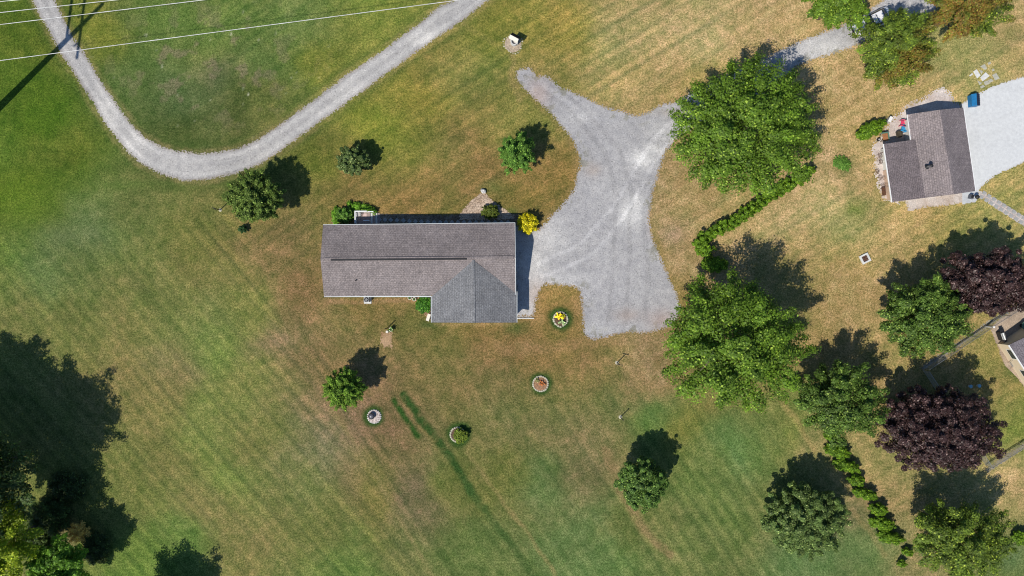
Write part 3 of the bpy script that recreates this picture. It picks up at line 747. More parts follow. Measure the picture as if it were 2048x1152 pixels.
tree('young_tree', 'spiky dark green tree between the curved lane and the ranch house', 510, 394, 54, 51, 3.5, ((34,48,18),(62,80,32),(100,116,62)), 23, 280, 80, .20, fill=.35, mat='needle', clump=.13, lump=.08, spike=.10)
tree('young_tree', 'small grey-green rounded tree on the lawn above the ranch house', 706, 320, 34, 30, 1.9, ((38,52,28),(62,78,42),(108,118,78)), 24, 150, 70, .2, fill=.35, clump=.15, lump=.08)
tree('young_tree', 'small upright bright green tree left of the gravel turnaround', 1036, 306, 35, 38, 3.0, ((36,58,20),(60,90,34),(92,120,54)), 25, 160, 70, .2, fill=.3, mat='needle', clump=.16, lump=.16, spike=.14, hvf=1.1)
tree('young_tree', 'small bright green spiky tree on the back lawn above the round fire pit', 688, 777, 40, 38, 3.2, ((40,60,18),(68,94,28),(100,122,50)), 26, 190, 70, .19, fill=.35, mat='needle', clump=.14, lump=.1, spike=.12, hvf=.95)
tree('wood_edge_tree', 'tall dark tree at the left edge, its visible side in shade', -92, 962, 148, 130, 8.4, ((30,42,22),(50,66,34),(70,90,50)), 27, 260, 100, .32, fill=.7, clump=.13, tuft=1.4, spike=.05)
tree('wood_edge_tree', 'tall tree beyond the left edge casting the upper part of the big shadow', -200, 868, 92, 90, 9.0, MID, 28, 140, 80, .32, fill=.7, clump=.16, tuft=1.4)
tree('conifer_tree', 'sunlit yellow-green feathery tree in the bottom left corner', 6, 1086, 58, 84, 6.6, ((60,78,14),(100,114,22),(134,142,46)), 29, 150, 80, .27, clump=.16, tuft=1.8, spike=.14)
tree('shade_tree', 'bright green leafy tree at the bottom edge beside the wood corner', 112, 1136, 60, 56, 4.6, ((38,62,16),(66,98,26),(98,128,50)), 30, 130, 80, .27, fill=.7, clump=.18, tuft=1.4, spike=.08)
tree('shade_tree', 'tree below the bottom edge whose leafy shadow falls on the mown field', 278, 1250, 74, 74, 5.0, MID, 31, 130, 70, .28, fill=.7, clump=.17, tuft=1.5, spike=.1)

def shrub(name, label, px, py, rx, ry, h, cols, seed, nc, per, ls, rot=0, mat='leaf', group=None, cat='shrub', **kw):
    k = S*(1-h*.6/H)
    x, y, _ = W(px, py, h*.55)
    t = thing(name, label, cat, (x, y, 0), rot, group)
    kw.setdefault('low', -.6); kw.setdefault('lump', .1); kw.setdefault('clump', .22)
    kw.setdefault('fill', .45)
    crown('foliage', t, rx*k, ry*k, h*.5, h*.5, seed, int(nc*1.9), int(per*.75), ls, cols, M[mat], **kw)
    mb = MB(); mb.tube([(0, 0, -.05), (0, 0, h*.35)], [.05, .04], 7)
    for a in range(4): mb.tube([(0, 0, h*.15), (math.cos(a*1.6)*rx*k*.5, math.sin(a*1.6)*rx*k*.5, h*.55)], [.03, .012], 6)
    mb.build('stem', M['bark'], t)
    return t
shrub('shrub', 'bright yellow bush at the right upper corner of the ranch house', 1055, 447, 20, 21, 1.9, YEL, 41, 70, 50, .16, spike=.15)
shrub('shrub', 'round olive shrub in the pale stone bed above the ranch house', 980, 423, 18, 16, 1.3, ((30,44,14),(62,72,24),(92,100,44)), 42, 60, 45, .14, clump=.2)
shrub('shrub', 'round dark green shrub left of the white porch railing', 689, 430, 19, 17, 1.7, ((34,56,18),(60,92,34),(96,124,54)), 43, 60, 50, .17)
g = shrub('ground_cover_plant', 'low bright green leafy plants curving behind the white porch railing', 722, 417, 34, 10, .6, ((46,76,18),(78,114,32),(110,140,56)), 44, 60, 40, .15, rot=-.25, cat='plant')
shrub('ground_cover_plant', 'low green leafy plants along the left rim of the porch bed', 672, 432, 9, 20, .5, ((46,76,18),(78,114,32),(110,140,56)), 45, 40, 35, .15, cat='plant')
shrub('hosta_plant', 'glossy green leafy bed plant in the corner between house and garage', 847, 609, 16, 18, .7, ((26,58,14),(48,88,24),(80,120,44)), 46, 60, 45, .17, cat='plant')
shrub('small_shrub', 'tiny dark green ball shrub below the spiky tree near the lane', 485, 458, 9, 9, .9, ((20,40,20),(34,60,28),(50,80,40)), 47, 30, 40, .11)
shrub('hedge_shrub', 'bright green elongated shrub beside the stone apron of the neighbouring garage', 1742, 259, 34, 14, 1.7, ARB, 48, 110, 50, .17, rot=math.radians(27), clump=.2)
shrub('weed_patch', 'small round patch of dark green weeds on the dry lawn by the neighbouring garage', 1684, 326, 19, 15, .35, ((44,72,26),(66,96,40),(96,126,60)), 49, 50, 30, .13, rot=-.5, cat='plant', low=-.2)
# slanting clipped hedge
hp = [(1622,338),(1600,356),(1580,368),(1558,380),(1535,395),(1512,412),(1488,430),(1462,446),(1438,458),(1418,470),(1400,484),(1400,497),(1420,502)]
x0_, y0_, _ = W(1510, 415)
hedge = thing('hedge', 'bright green hedge slanting across the dry lawn beneath the huge tree', 'hedge', (x0_, y0_, 0))
allV = []; allF = []; allC = []; nb = 0
stm = MB()
rs = np.random.RandomState(60)
for i in range(len(hp)-1):
    for q in range(2):
        t_ = (q+.5)/2; hx = hp[i][0]*(1-t_)+hp[i+1][0]*t_; hy = hp[i][1]*(1-t_)+hp[i+1][1]*t_
        X, Y, _ = W(hx, hy, .9)
        tmp = crown('tmp', None, 15*S, 13*S, .85+rs.rand()*.2, .85, 600+i*2+q, 30, 50, .16, ARB, M['leaf'], clump=.3, lump=.15, low=-.7)
        me = tmp.data; n_ = len(me.vertices)
        co = np.zeros(n_*3, np.float32); me.vertices.foreach_get('co', co); co = co.reshape(-1, 3)+np.array([X-x0_, Y-y0_, 0])
        cl = np.zeros(len(me.polygons)*4, np.float32); me.attributes['Col'].data.foreach_get('color', cl)
        allV.append(co); allF.append(np.arange(n_).reshape(-1, 4)+nb); allC.append(cl.reshape(-1, 4)[:, :3]); nb += n_
        bpy.data.objects.remove(tmp); bpy.data.meshes.remove(me)
        stm.tube([(X-x0_, Y-y0_, -.05), (X-x0_, Y-y0_, .7)], [.05, .03], 6)
ho = bpy.data.objects.new('foliage', fast_mesh('foliage', np.vstack(allV), np.vstack(allF), np.vstack(allC), M['leaf']))
C.objects.link(ho); ho.parent = hedge
stm.tube([(W(q[0], q[1])[0]-x0_, W(q[0], q[1])[1]-y0_, .06) for q in hp], .04, 6)
stm.build('stem', M['bark'], hedge)
shrub('hedge_shrub', 'bright green shrub standing apart at the lower end of the slanting hedge', 1429, 529, 29, 15, 1.6, ARB, 61, 90, 50, .17, rot=-.05)
shrub('hedge_shrub', 'small green shrub tucked between the huge tree and the mid green tree', 1592, 766, 14, 14, 1.3, ARB, 62, 50, 45, .16)
row = [(1665,872,15,13,'first, uppermost, shrub of the slanting row, under the mid green tree'),
       (1676,903,27,15,'second shrub from the top of the slanting row at lower right'),
       (1694,932,29,14,'third shrub from the top of the slanting row, beside the dome tree shadow'),
       (1713,961,18,14,'fourth shrub from the top of the slanting row at lower right'),
       (1730,988,27,13,'fifth shrub from the top of the slanting row, by a worn patch'),
       (1757,1019,19,15,'sixth shrub from the top of the slanting row at lower right'),
       (1764,1047,27,15,'seventh shrub from the top of the slanting row at lower right'),
       (1782,1075,28,14,'broad eighth shrub of the slanting row, left of the yellow-green tree'),
       (1815,1104,12,10,'small dark ninth shrub of the slanting row, last but one'),
       (1804,1127,9,10,'tiny last shrub at the bottom end of the slanting row')]
for i, (x, y, a, b_, lb) in enumerate(row):
    shrub('hedge_shrub', lb, x, y, a, b_*.84, 1.55 if i < 8 else 1.0, ARB, 70+i, 60 if i < 8 else 30, 48, .17, rot=math.radians(-14), group='shrubs in the slanting row at lower right')
shrub('hedge_shrub', 'bright green shrub cut by the right edge near the bottom corner', 2042, 1076, 16, 15, 1.4, ARB, 85, 60, 45, .17)
shrub('hedge_shrub', 'small green shrub at the bottom edge below the yellow-green tree', 1926, 1150, 22, 12, 1.3, ARB, 86, 60, 45, .17)
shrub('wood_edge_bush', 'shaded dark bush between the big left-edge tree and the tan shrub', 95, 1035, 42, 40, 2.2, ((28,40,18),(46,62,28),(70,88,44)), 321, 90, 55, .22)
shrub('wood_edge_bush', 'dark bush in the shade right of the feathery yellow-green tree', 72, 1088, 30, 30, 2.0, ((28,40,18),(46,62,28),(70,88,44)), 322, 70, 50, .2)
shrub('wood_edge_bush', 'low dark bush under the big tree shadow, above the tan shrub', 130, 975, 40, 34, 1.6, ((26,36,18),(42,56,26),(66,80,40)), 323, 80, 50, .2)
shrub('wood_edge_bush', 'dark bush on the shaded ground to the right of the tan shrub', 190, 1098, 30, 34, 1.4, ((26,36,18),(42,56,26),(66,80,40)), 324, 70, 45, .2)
shrub('dry_shrub', 'tan leafy shrub catching sun in the shade of the wood corner', 157, 1066, 22, 18, 1.6, ((120,100,50),(160,140,84),(190,170,110)), 87, 50, 40, .17, spike=.25)

# ---------------------------------------------------------------- ranch house
ze, zr, zg = 2.6, 3.95, 3.9
NW = W(646,450,ze); NE = W(1030,446,ze); RL = W(641,518,zr); RR = W(1031,515,zr); SW = W(648,593,ze); SE = W(1031.5,589.5,ze)
house = thing('ranch_house', 'long single-storey ranch house with brown shingle roof and grey garage wing', 'house', (0, 0, 0))
mb = MB(); mb.slab([NW, RL, RR, NE], .14); mb.slab([RL, SW, SE, RR], .14)
roof = mb.build('roof', M['shingle_main'], house)
lift = .03
def up(p, d=lift): return (p[0], p[1], p[2]+d)
VT = W(946.5,520.5,3.9); GW0 = W(863,593,ze); GW1 = W(863,645,ze); GE0 = W(1031,584,ze); GE1 = W(1033.5,645,ze); GR = W(948.5,645.5,zg)
GE0b = W(1033.5,583,ze)
mb = MB(); mb.slab([up(VT), up(GW0), up(GW1), up(GR)], .14)
mb.slab([up(VT), up(GR), up(GE1), up(GE0b), up(GE0, .06)], .14)
groof = mb.build('garage_roof', M['shingle_garage'], house)
# walls
def mixp(a, b, t): return tuple(a[i]*(1-t)+b[i]*t for i in range(3))
ov = .38
ux = Vector((math.cos(HROT), math.sin(HROT), 0)); uy = Vector((-math.sin(HROT), math.cos(HROT), 0))
def hc(p, dx, dy): v = Vector(p)+ux*dx+uy*dy; return (v.x, v.y)
mb = MB()
wl = [hc(SW, ov, ov), hc(GW0, 0, ov), hc(SE, -ov, ov), hc(NE, -ov, -ov), hc(NW, ov, -ov)]
mb.prism(wl, 0, ze-.14)
gw = [hc(GW1, ov, ov), hc(GE1, -ov, ov), hc(GE0b, -ov, .3), hc(GW0, ov, .3)]
mb.prism(gw, 0, ze-.15)
def gable(mb, a, b_, apex, t):
    A = Vector((a[0], a[1], ze-.15)); B = Vector((b_[0], b_[1], ze-.15)); P = Vector(apex)
    n = (B-A).cross(Vector((0, 0, 1))).normalized()*t
    mb.add([A-n, B-n, P-n, A+n, B+n, P+n], [(0, 1, 2), (5, 4, 3), (0, 3, 4, 1), (1, 4, 5, 2), (2, 5, 3, 0)])
r1 = Vector(RL)+ux*(ov+.45); r2 = Vector(RR)-ux*(ov+.06)
gable(mb, wl[0], wl[4], (wl[0][0]*.5+wl[4][0]*.5, r1.y, zr-.22), .05)
gable(mb, wl[2], wl[3], (wl[2][0]*.5+wl[3][0]*.5, r2.y, zr-.22), .05)
gable(mb, gw[0], gw[1], ((gw[0][0]+gw[1][0])/2, (gw[0][1]+gw[1][1])/2, zg-.25), .05)
mb.build('wall', M['siding'], house)
# gutters and white trim
mb = MB(); mb.beam(up(NW, -.06), up(NE, -.06), .11, .11); o = mb.build('gutter', M['gutter'], house)
mb = MB(); mb.beam(up(SW, -.06), up(GW0, -.06), .11, .11); mb.build('gutter', M['gutter'], house)
mb = MB(); mb.beam(up(GW0, -.04), up(GW1, -.04), .12, .11); mb.build('gutter', M['gutter'], house)
mb = MB(); mb.beam(up(GE0b, -.03), up(GE1, -.03), .12, .11); mb.build('gutter', M['gutter'], house)
mb = MB(); mb.beam(up(NE, -.02), up(RR, -.02), .05, .16); mb.beam(up(RR, -.02), up(SE, -.02), .05, .16); mb.build('fascia', M['gutter'], house)
# dark ridge vent
mb = MB(); a = W(662,518.6,zr+.05); b_ = W(934,516.4,zr+.05); mb.beam((a[0], a[1]-.07, a[2]+.0), (b_[0], b_[1]-.07, b_[2]+.0), .19, .07)
mb.build('ridge_vent', M['dark'], house)
mb = MB(); mb.beam(up(mixp(RL, RR, .02), .03), up(mixp(RL, RR, .99), .03), .3, .03); mb.build('ridge_cap', M['shingle_main'], roof)
mb = MB(); mb.beam(up(VT, .05), up(GR, .04), .26, .03); mb.build('ridge_cap', M['shingle_garage'], groof)
p = W(712,561,3.1); mb = MB(); mb.tube([(p[0], p[1], 2.9), (p[0], p[1], 3.45)], .06, 10); mb.build('vent_pipe', M['dark'], house)
# openings (north, south and garage side)
def opening(c, w, h, along, z0, name='window', parent=house, mat=None, norm=None, frame=.07):
    n = Vector(norm); u = Vector(along)
    def quadbox(w_, h_, z_, d0, d1):
        m_ = MB(); vs_ = []
        for d in (d0, d1):
            for s_, zz in ((-1, z_), (1, z_), (1, z_+h_), (-1, z_+h_)):
                q_ = Vector((c[0], c[1], 0))+u*(s_*w_/2)+n*d; vs_.append((q_.x, q_.y, zz))
        m_.add(vs_, [(3, 2, 1, 0), (4, 5, 6, 7), (0, 1, 5, 4), (1, 2, 6, 5), (2, 3, 7, 6), (3, 0, 4, 7)]); return m_
    f = quadbox(w+2*frame, h+2*frame, z0-frame, -.02, .035).build(name, M['white'] if name != 'garage_door' else M['white'], parent)
    if name != 'garage_door':
        quadbox(w, h, z0, .036, .045).build('pane', mat or M['glass'], f)
    else:
        for i in range(4): quadbox(w-.1, h/4-.06, z0+i*h/4+.03, .036, .055).build('door_panel', M['siding'], f)
    return f
def onwall(a, b_, t): return (a[0]*(1-t)+b_[0]*t, a[1]*(1-t)+b_[1]*t)
for t in (.08, .26, .42, .74, .88): opening(onwall(wl[4], wl[3], t), 1.2, 1.1, ux, 1.0, norm=uy)
opening(onwall(wl[4], wl[3], .19), .95, 2.0, ux, .15, name='door', mat=M['siding'], norm=uy)
for t in (.12, .34, .62, .82): opening(onwall(wl[0], wl[1], t), 1.2, 1.1, ux, 1.0, norm=-uy)
opening(onwall(gw[1], gw[2], .5), 2.6, 2.1, uy, .03, name='garage_door', norm=ux)
opening(onwall(wl[2], wl[3], .22), 2.6, 2.1, uy, .03, name='garage_door', norm=ux)

# porch with white railing and steps
px_, py_, _ = W(734, 438)
por = thing('porch', 'small wooden porch with white railing and steps at the back door', 'porch', (px_, py_, 0), HROT)
mb = MB()
for i in range(12): mb.box((-.3, -.62+i*.118, .55), (1.6, .105, .05))
mb.build('deck', M['deckwood'], por)
for sx in (-1.05, .45):
    for sy in (-.62, .68):
        mb = MB(); mb.box((sx, sy, .27), (.12, .12, .5)); mb.build('leg', M['wood'], por)
for i in range(4):
    mb = MB(); mb.box((.62+i*.25, .05, .48-i*.13), (.24, 1.25, .045)); mb.box((.62+i*.25+.1, .05, .40-i*.13), (.03, 1.25, .12)); mb.build('step', M['deckwood'] if i % 2 else M['siding'], por)
def rail(horizontal, uprights):
    mb = MB()
    for b_ in horizontal: mb.box(*b_)
    for b_ in uprights: mb.box(*b_)
    return mb.build('railing', M['white'], por)
rail([((-.42, .74, 1.42), (1.40, .13, .05)), ((-.42, .74, .62), (1.40, .05, .06))], [((x, .74, 1.0), (.04, .04, .80)) for x in np.arange(-1.06, .3, .17)])
rail([((-1.06, .02, 1.42), (.13, 1.30, .05)), ((-1.06, .02, .62), (.05, 1.3, .06))], [((-1.06, y, 1.0), (.04, .04, .80)) for y in np.arange(-.6, .66, .17)])
rail([((.62, .74, 1.05), (.66, .10, .05))], [((x, .74, .7), (.09, .09, .68)) for x in (.36, .9)])
rail([((.2, -.3, 1.40), (.7, .1, .05))], [((x, -.3, .95), (.08, .08, .88)) for x in (-.1, .5)])
k = thing('doormat', 'peach mat lying on the porch boards by the railing', 'mat', (por.location.x-.12, por.location.y+.42, .578), HROT)
mb = MB(); mb.box((0, 0, .012), (.42, .32, .022)); mb.build('mat', M['peach'], k, bevel=.005)
k = thing('side_table', 'small white metal lattice table standing on the porch corner', 'table', (por.location.x-.72, por.location.y+.42, .575), HROT)
mb = MB()
for i in range(6):
    mb.box((-.19+i*.076, 0, .5), (.02, .4, .02)); mb.box((0, -.19+i*.076, .512), (.4, .02, .004))
mb.build('table_top', M['white'], k)
for sx in (-.17, .17):
    for sy in (-.17, .17):
        mb = MB(); mb.tube([(sx, sy, 0), (sx, sy, .49)], .015, 6); mb.build('leg', M['white'], k)

# stepping stones along the shaded walk
src = None
spx = [759,770,781.6,794,807,819,831,843,855.7,868.5,880.6,892,904,916,928,940,952,964.5,977,990,1003,1016]
for i, x in enumerate(spx):
    y = 439+min(i, 9)*.55
    X, Y, _ = W(x, y+(0 if i < 5 else .6))
    if src is None:
        mb = MB(); mb.box((0, 0, .03), (.40, .40, .05)); src = mb.build('stepping_stone', M['paver'], bevel=.01)
        src.location = (X, Y, 0); src.rotation_euler = (0, 0, math.pi/4)
        tag(src, 'grey square stepping stone set diamond-wise in the shaded walk behind the ranch house', 'stepping stone', 'stepping stones behind the ranch house')
    else:
        c_ = src.copy(); C.objects.link(c_); c_.location = (X, Y, 0); c_.rotation_euler = (0, 0, math.pi/4+(i*37 % 7-3)*.03)

def rockmesh(r, seed, sq=.6):
    rs_ = np.random.RandomState(seed); mb_ = MB(); n = 9; prof = []
    vs_ = []; fs_ = []
    for j, (rr, zz) in enumerate(((.75, 0), (1, .25), (.92, .6), (.55, .95))):
        for k_ in range(n):
            a_ = 2*math.pi*k_/n; q_ = r*rr*(.82+.36*rs_.rand()); vs_.append((q_*math.cos(a_), q_*math.sin(a_)*.8, zz*r*sq*(.9+.2*rs_.rand())))
    for j in range(3):
        for k_ in range(n): fs_.append((j*n+k_, j*n+(k_+1) % n, (j+1)*n+(k_+1) % n, (j+1)*n+k_))
    fs_.append(tuple(range(3*n, 4*n))); fs_.append(tuple(range(n-1, -1, -1)))
    mb_.add(vs_, fs_); return mb_
o = rockmesh(.36, 5, 1.3).build('boulder', M['rock']); o.location = W(966.5, 382.5); o.rotation_euler = (0, 0, 2.2)
tag(o, 'white boulder at the tip of the triangular stone bed', 'rock')

# air conditioner on pad
k = thing('air_conditioner', 'grey air conditioning unit on a concrete pad against the house wall', 'air conditioner', W(735.5, 599.5), HROT)
mb = MB(); mb.box((0, -.05, .05), (.85, .8, .1)); mb.build('pad', M['flagbright'], k)
mb = MB(); mb.box((0, .02, .45), (.62, .58, .68)); mb.build('casing', M['steel'], k, bevel=.02)
mb = MB(); mb.lathe([(.25, .8), (.26, .83), (.2, .85)], (0, .02, 0)); fn = mb.build('fan', M['dark'], k)
mb = MB()
for a in range(5): mb.box((math.cos(a*1.256)*.11, .02+math.sin(a*1.256)*.11, .856), (.2, .05, .01), a*1.256)
mb.build('blade', M['steel'], fn)
# ring pots by the wall
for x, y, lb in ((820,596,'white-rimmed round pot under the eave, nearer the air conditioner'), (829,598.5,'white-rimmed round pot of green shoots beside the leafy corner bed'), ):
    k = thing('flower_pot', lb, 'flower pot', W(x, y))
    mb = MB(); mb.lathe([(.14, 0), (.2, .26), (.22, .28), (.22, .31), (.17, .31), (.15, .24)], n=18); mb.build('pot', M['cream'], k)
    mb = MB(); mb.lathe([(.15, .2), (.14, .26)]); mb.build('soil', M['soil'], k)
    crown('foliage', k, .16, .16, .12, .32, int(x), 12, 12, .07, ((30,60,20),(60,96,36),(90,120,50)), M['leaf'])
k = thing('bench', 'small white bench standing by the garage wall corner', 'bench', W(857.5, 634.5), math.radians(72))
mb = MB(); mb.box((0, 0, .42), (.82, .36, .05)); mb.build('seat', M['cream'], k, bevel=.01)
mb = MB(); mb.box((0, -.19, .66), (.82, .05, .3)); mb.build('backrest', M['cream'], k, bevel=.01)
for sx in (-.36, .36):
    for sy in (-.14, .14):
        mb = MB(); mb.box((sx, sy, .2), (.06, .06, .4)); mb.build('leg', M['cream'], k)
mb = MB()
def downspout(pt):
    mb.tube([(pt[0], pt[1], .1), (pt[0], pt[1], ze-.1)], .04, 8)
downspout(hc(GW0, -.02, -.12)); mb.build('downspout', M['gutter'], house)
# concrete edging strip beside the garage
k = thing('edging_strip', 'thin white concrete strip along the lawn at the garage corner', 'edging', W(1050, 636.5), 0)
mb = MB(); mb.box((0, 0, .05), (2.1, .12, .12)); mb.build('strip', M['flagbright'], k, bevel=.01)

# ---------------------------------------------------------------- flower beds and pits
def ringbed(label, px, py, r, seed, soil='soil', ns=20, cat='flower bed', point=False):
    k = thing('flower_bed', label, cat, W(px, py))
    rs_ = np.random.RandomState(seed)
    mb_ = MB(); mb_.lathe([(r*.96, 0), (r*.96, .07), (r*.5, .12), (.02, .13)], n=26); mb_.build('soil', M[soil], k)
    for i in range(ns):
        a = 2*math.pi*i/ns+rs_.rand()*.08
        rr = r*(1.0+(.14 if point and abs(a-4.7) < .5 else 0)*(1-abs(a-4.7)/.5))
        o_ = rockmesh(.13+.03*rs_.rand(), seed*50+i, .9).build('edging_stone', M['stone'], k)
        o_.location = (rr*math.cos(a), rr*math.sin(a), 0); o_.rotation_euler = (0, 0, a+1.57)
    return k
def bedplant(name, label, px, py, r, h, cols, seed, cat='plant', n=24):
    x, y, _ = W(px, py)
    k = thing(name, label, cat, (x, y, .08))
    crown('foliage', k, r, r*.9, h*.5, h*.5, seed, n, 22, .12, cols, M['leaf'], low=-.3, spike=.3)
    mb_ = MB(); mb_.tube([(0, 0, -.05), (0, 0, h*.6)], [.02, .01], 6); mb_.build('stem', M['bark'], k)
ringbed('stone-ringed bed with yellow flowers right of the garage', 1121, 638, .80, 1, point=True)
bedplant('flowering_plant', 'yellow blooming clump in the stone-ringed bed right of the garage', 1117, 633, .42, .5, ((150,140,30),(220,205,60),(235,225,110)), 91, 'flowers')
bedplant('flowering_plant', 'olive yellow clump at the back of the stone-ringed bed right of the garage', 1126, 632, .26, .4, ((80,90,20),(140,140,40),(180,170,70)), 95, 'flowers')
bedplant('leafy_plant', 'pale green-white plant at the front of the stone-ringed bed right of the garage', 1124, 644, .36, .4, ((40,70,40),(130,150,120),(210,215,200)), 92)
ringbed('stone-ringed bed with brown dried plants in the middle of the back lawn', 1081, 767.5, .86, 2, soil='mulch', ns=22)
bedplant('dried_plant', 'brown dried plant in the stone-ringed bed on the back lawn', 1084, 766, .34, .35, ((90,50,20),(150,96,56),(200,160,120)), 93)
bedplant('leafy_plant', 'dull green plant at the left rim of the dried-up bed', 1074, 760, .25, .3, ((60,64,40),(110,112,80),(150,150,110)), 96)
ringbed('stone-ringed bed nearly hidden by a green bush near the bottom centre', 915, 869, .82, 3, ns=20)
shrub('shrub', 'yellow-green bush growing over the stone ring near the bottom centre', 921, 871, 15, 16, 1.0, ((46,62,18),(84,98,36),(120,132,60)), 94, 50, 40, .15)
# round fire pit with dark lid
k = thing('fire_pit', 'round gravel fire pit with a dark metal bowl below the small spiky tree', 'fire pit', W(748.5, 833))
mb = MB(); mb.lathe([(.76, 0), (.74, .10), (.3, .14), (.02, .14)], n=26); mb.build('gravel_base', surf('firepit_gravel', (.5, .43, .39), .95, [(7, 3, (.45, .42, .42), (1.3, 1.3, 1.3), None, .38, .6)]), k)
for i in range(20):
    a = i*.314
    o = rockmesh(.12, 700+i, .8).build('edging_stone', M['rock'], k); o.location = (.74*math.cos(a), .74*math.sin(a), 0)
mb = MB(); mb.lathe([(.2, .14), (.36, .34), (.38, .42), (.33, .42), (.18, .24)], (-.25, .12, 0), 20); bw = mb.build('bowl', M['dark'], k, smooth=True)
mb = MB(); mb.lathe([(.31, .40), (.26, .50), (.12, .56), (.02, .57)], (-.25, .12, 0), 20); mb.build('lid', surf('dull_dome', (.10, .10, .12), .35, spec=.6), k, smooth=True)
# square fire pit
k = thing('fire_pit', 'square white block fire pit full of ash on the dry lawn', 'fire pit', W(1729, 517), math.radians(26))
for i in range(4):
    a = i*math.pi/2
    mb = MB(); mb.box((math.cos(a)*.43+math.sin(a)*.09, math.sin(a)*.43-math.cos(a)*.09, .12), (.19, .86, .24), a); mb.build('block_wall', M['flagbright'], k, bevel=.015)
mb = MB(); mb.box((0, 0, .04), (.68, .68, .08)); mb.build('ash', surf('ash', (.11, .06, .055), .95, [(9, 3, (.3, .3, .3), (2, 2, 2), None)]), k)
for i, (a, b_) in enumerate((((-.28, -.2), (.25, .15)), ((-.2, .22), (.24, -.18)), ((-.05, -.28), (.1, .28)))):
    mb = MB(); mb.tube([(a[0], a[1], .12+.04*i), (b_[0], b_[1], .14+.04*i)], .045, 7); mb.build('log', M['rust'], k)

# wishing well
k = thing('wishing_well', 'little roofed wooden wishing well on a round stone bed', 'wishing well', W(1028.5, 86), math.radians(-28))
mb = MB(); mb.lathe([(.42, 0), (.44, .62), (.33, .62), (.31, .2)], n=18); mb.build('well_ring', M['rock'], k)
for sx in (-.42, .42):
    mb = MB(); mb.box((sx, 0, .85), (.09, .09, 1.7)); mb.build('post', M['white'], k)
mb = MB(); mb.tube([(-.42, 0, 1.05), (.42, 0, 1.05)], .05, 8); mb.build('crank', M['wood'], k)
mb = MB(); mb.slab([(-.55, 0, 2.0), (-.55, -.3, 1.55), (.55, -.3, 1.55), (.55, 0, 2.0)], .04); mb.build('roof_slope', M['cream'], k)
mb = MB(); mb.slab([(.55, 0, 2.0), (.55, .62, 1.1), (-.55, .62, 1.1), (-.55, 0, 2.0)], .04); mb.build('roof_slope', surf('shaded_dark_shingle', (.03, .022, .022), .9), k)  # dark shingles, with the shade of this slope put into the colour
k['label'] = 'little wishing well with dark, shaded roof slope near the gravel tip'
k2 = thing('stone_ring', 'loose pale stones in a ring around the little wishing well', 'stones', W(1026, 88))
for i in range(24):
    a = i*.2618; r = 1.05+.12*math.sin(i*7)
    o = rockmesh(.06+.05*((i*5) % 3)/2, 800+i, .8).build('ring_stone', M['stone'], k2); o.location = (r*math.cos(a), r*math.sin(a), 0)
mb = MB(); mb.lathe([(.98, .005), (.9, .03), (.02, .05)], n=24); mb.build('gravel_fill', surf('tan_gravel', (.40, .33, .25), .95, [(7, 3, (.5, .5, .5), (1.4, 1.35, 1.3), None)]), k2)

# posts
def tpost(label, px, py, bar, rot, h=1.9, pad=.22):
    k_ = thing('yard_post', label, 'post', W(px, py), rot)
    mb_ = MB(); mb_.tube([(0, 0, 0), (0, 0, h)], .055, 8); mb_.build('post', M['dark'], k_)
    if pad: mb_ = MB(); mb_.lathe([(pad, 0), (pad*.8, .05), (.02, .06)], n=12); mb_.build('footing', M['stone'], k_)
    if bar: mb_ = MB(); mb_.beam((-bar/2, 0, h), (bar/2, 0, h), .06, .06); mb_.build('crossbar', M['dark'], k_)
tpost('T-shaped clothesline post on the tan lawn below the gravel yard', 1234, 725.5, .75, math.radians(-12))
tpost('plain dark post with pale footing on greener lawn near the huge tree', 1241, 834, .2, math.radians(-50), 1.8)
tpost('thin post with a short arm left of the spiky tree by the lane', 440.5, 420, .55, math.radians(-35), 1.7, .2)
tpost('dark post beside the planter at the top of the bare dirt patch', 775, 656, 0, 0, 1.7, 0)
k = thing('planter', 'white-rimmed round planter of greenery at the top of the dirt patch', 'planter', W(783, 658.5))
mb = MB(); mb.lathe([(.16, 0), (.2, .45), (.23, .47), (.23, .51), (.17, .51), (.16, .4)], n=18); mb.build('pot', M['cream'], k)
crown('foliage', k, .3, .24, .15, .5, 333, 20, 16, .1, ((36,66,20),(70,106,36),(110,140,56)), M['leaf'], spike=.4)
k = thing('bucket', 'upturned round cream bucket on the bare dirt patch', 'bucket', W(774.8, 663.3))
mb = MB(); mb.lathe([(.17, 0), (.165, .02), (.14, .34), (.02, .35)], n=18); mb.build('body', M['cream'], k)
mb = MB(); mb.tube([(.16*math.cos(t), .17*math.sin(t)-.02, .08-.03*math.sin(t)) for t in np.linspace(math.pi, 2*math.pi, 9)], .006, 5); mb.build('handle', M['steel'], k)

# ---------------------------------------------------------------- neighbouring garage (top right)
e2 = 2.4
n1 = W(1815,229,e2); n2 = W(1927,215,e2); n3 = W(1951,382,e2); n4 = W(1784,404,2.2); n5 = W(1767,288,2.2); n6 = W(1822,280,e2)
rT = W(1879.5,219.5,3.9); rB = W(1908,388.5,3.9)
mT = W(1831,279,2.6); mB = W(1851,395.5,2.6)
ng = thing('neighbour_garage', 'L-shaped grey-brown shingled garage beside the white concrete driveway', 'garage', (0, 0, 0))
mb = MB()
def onl(a, b_, t): return mixp(a, b_, t)
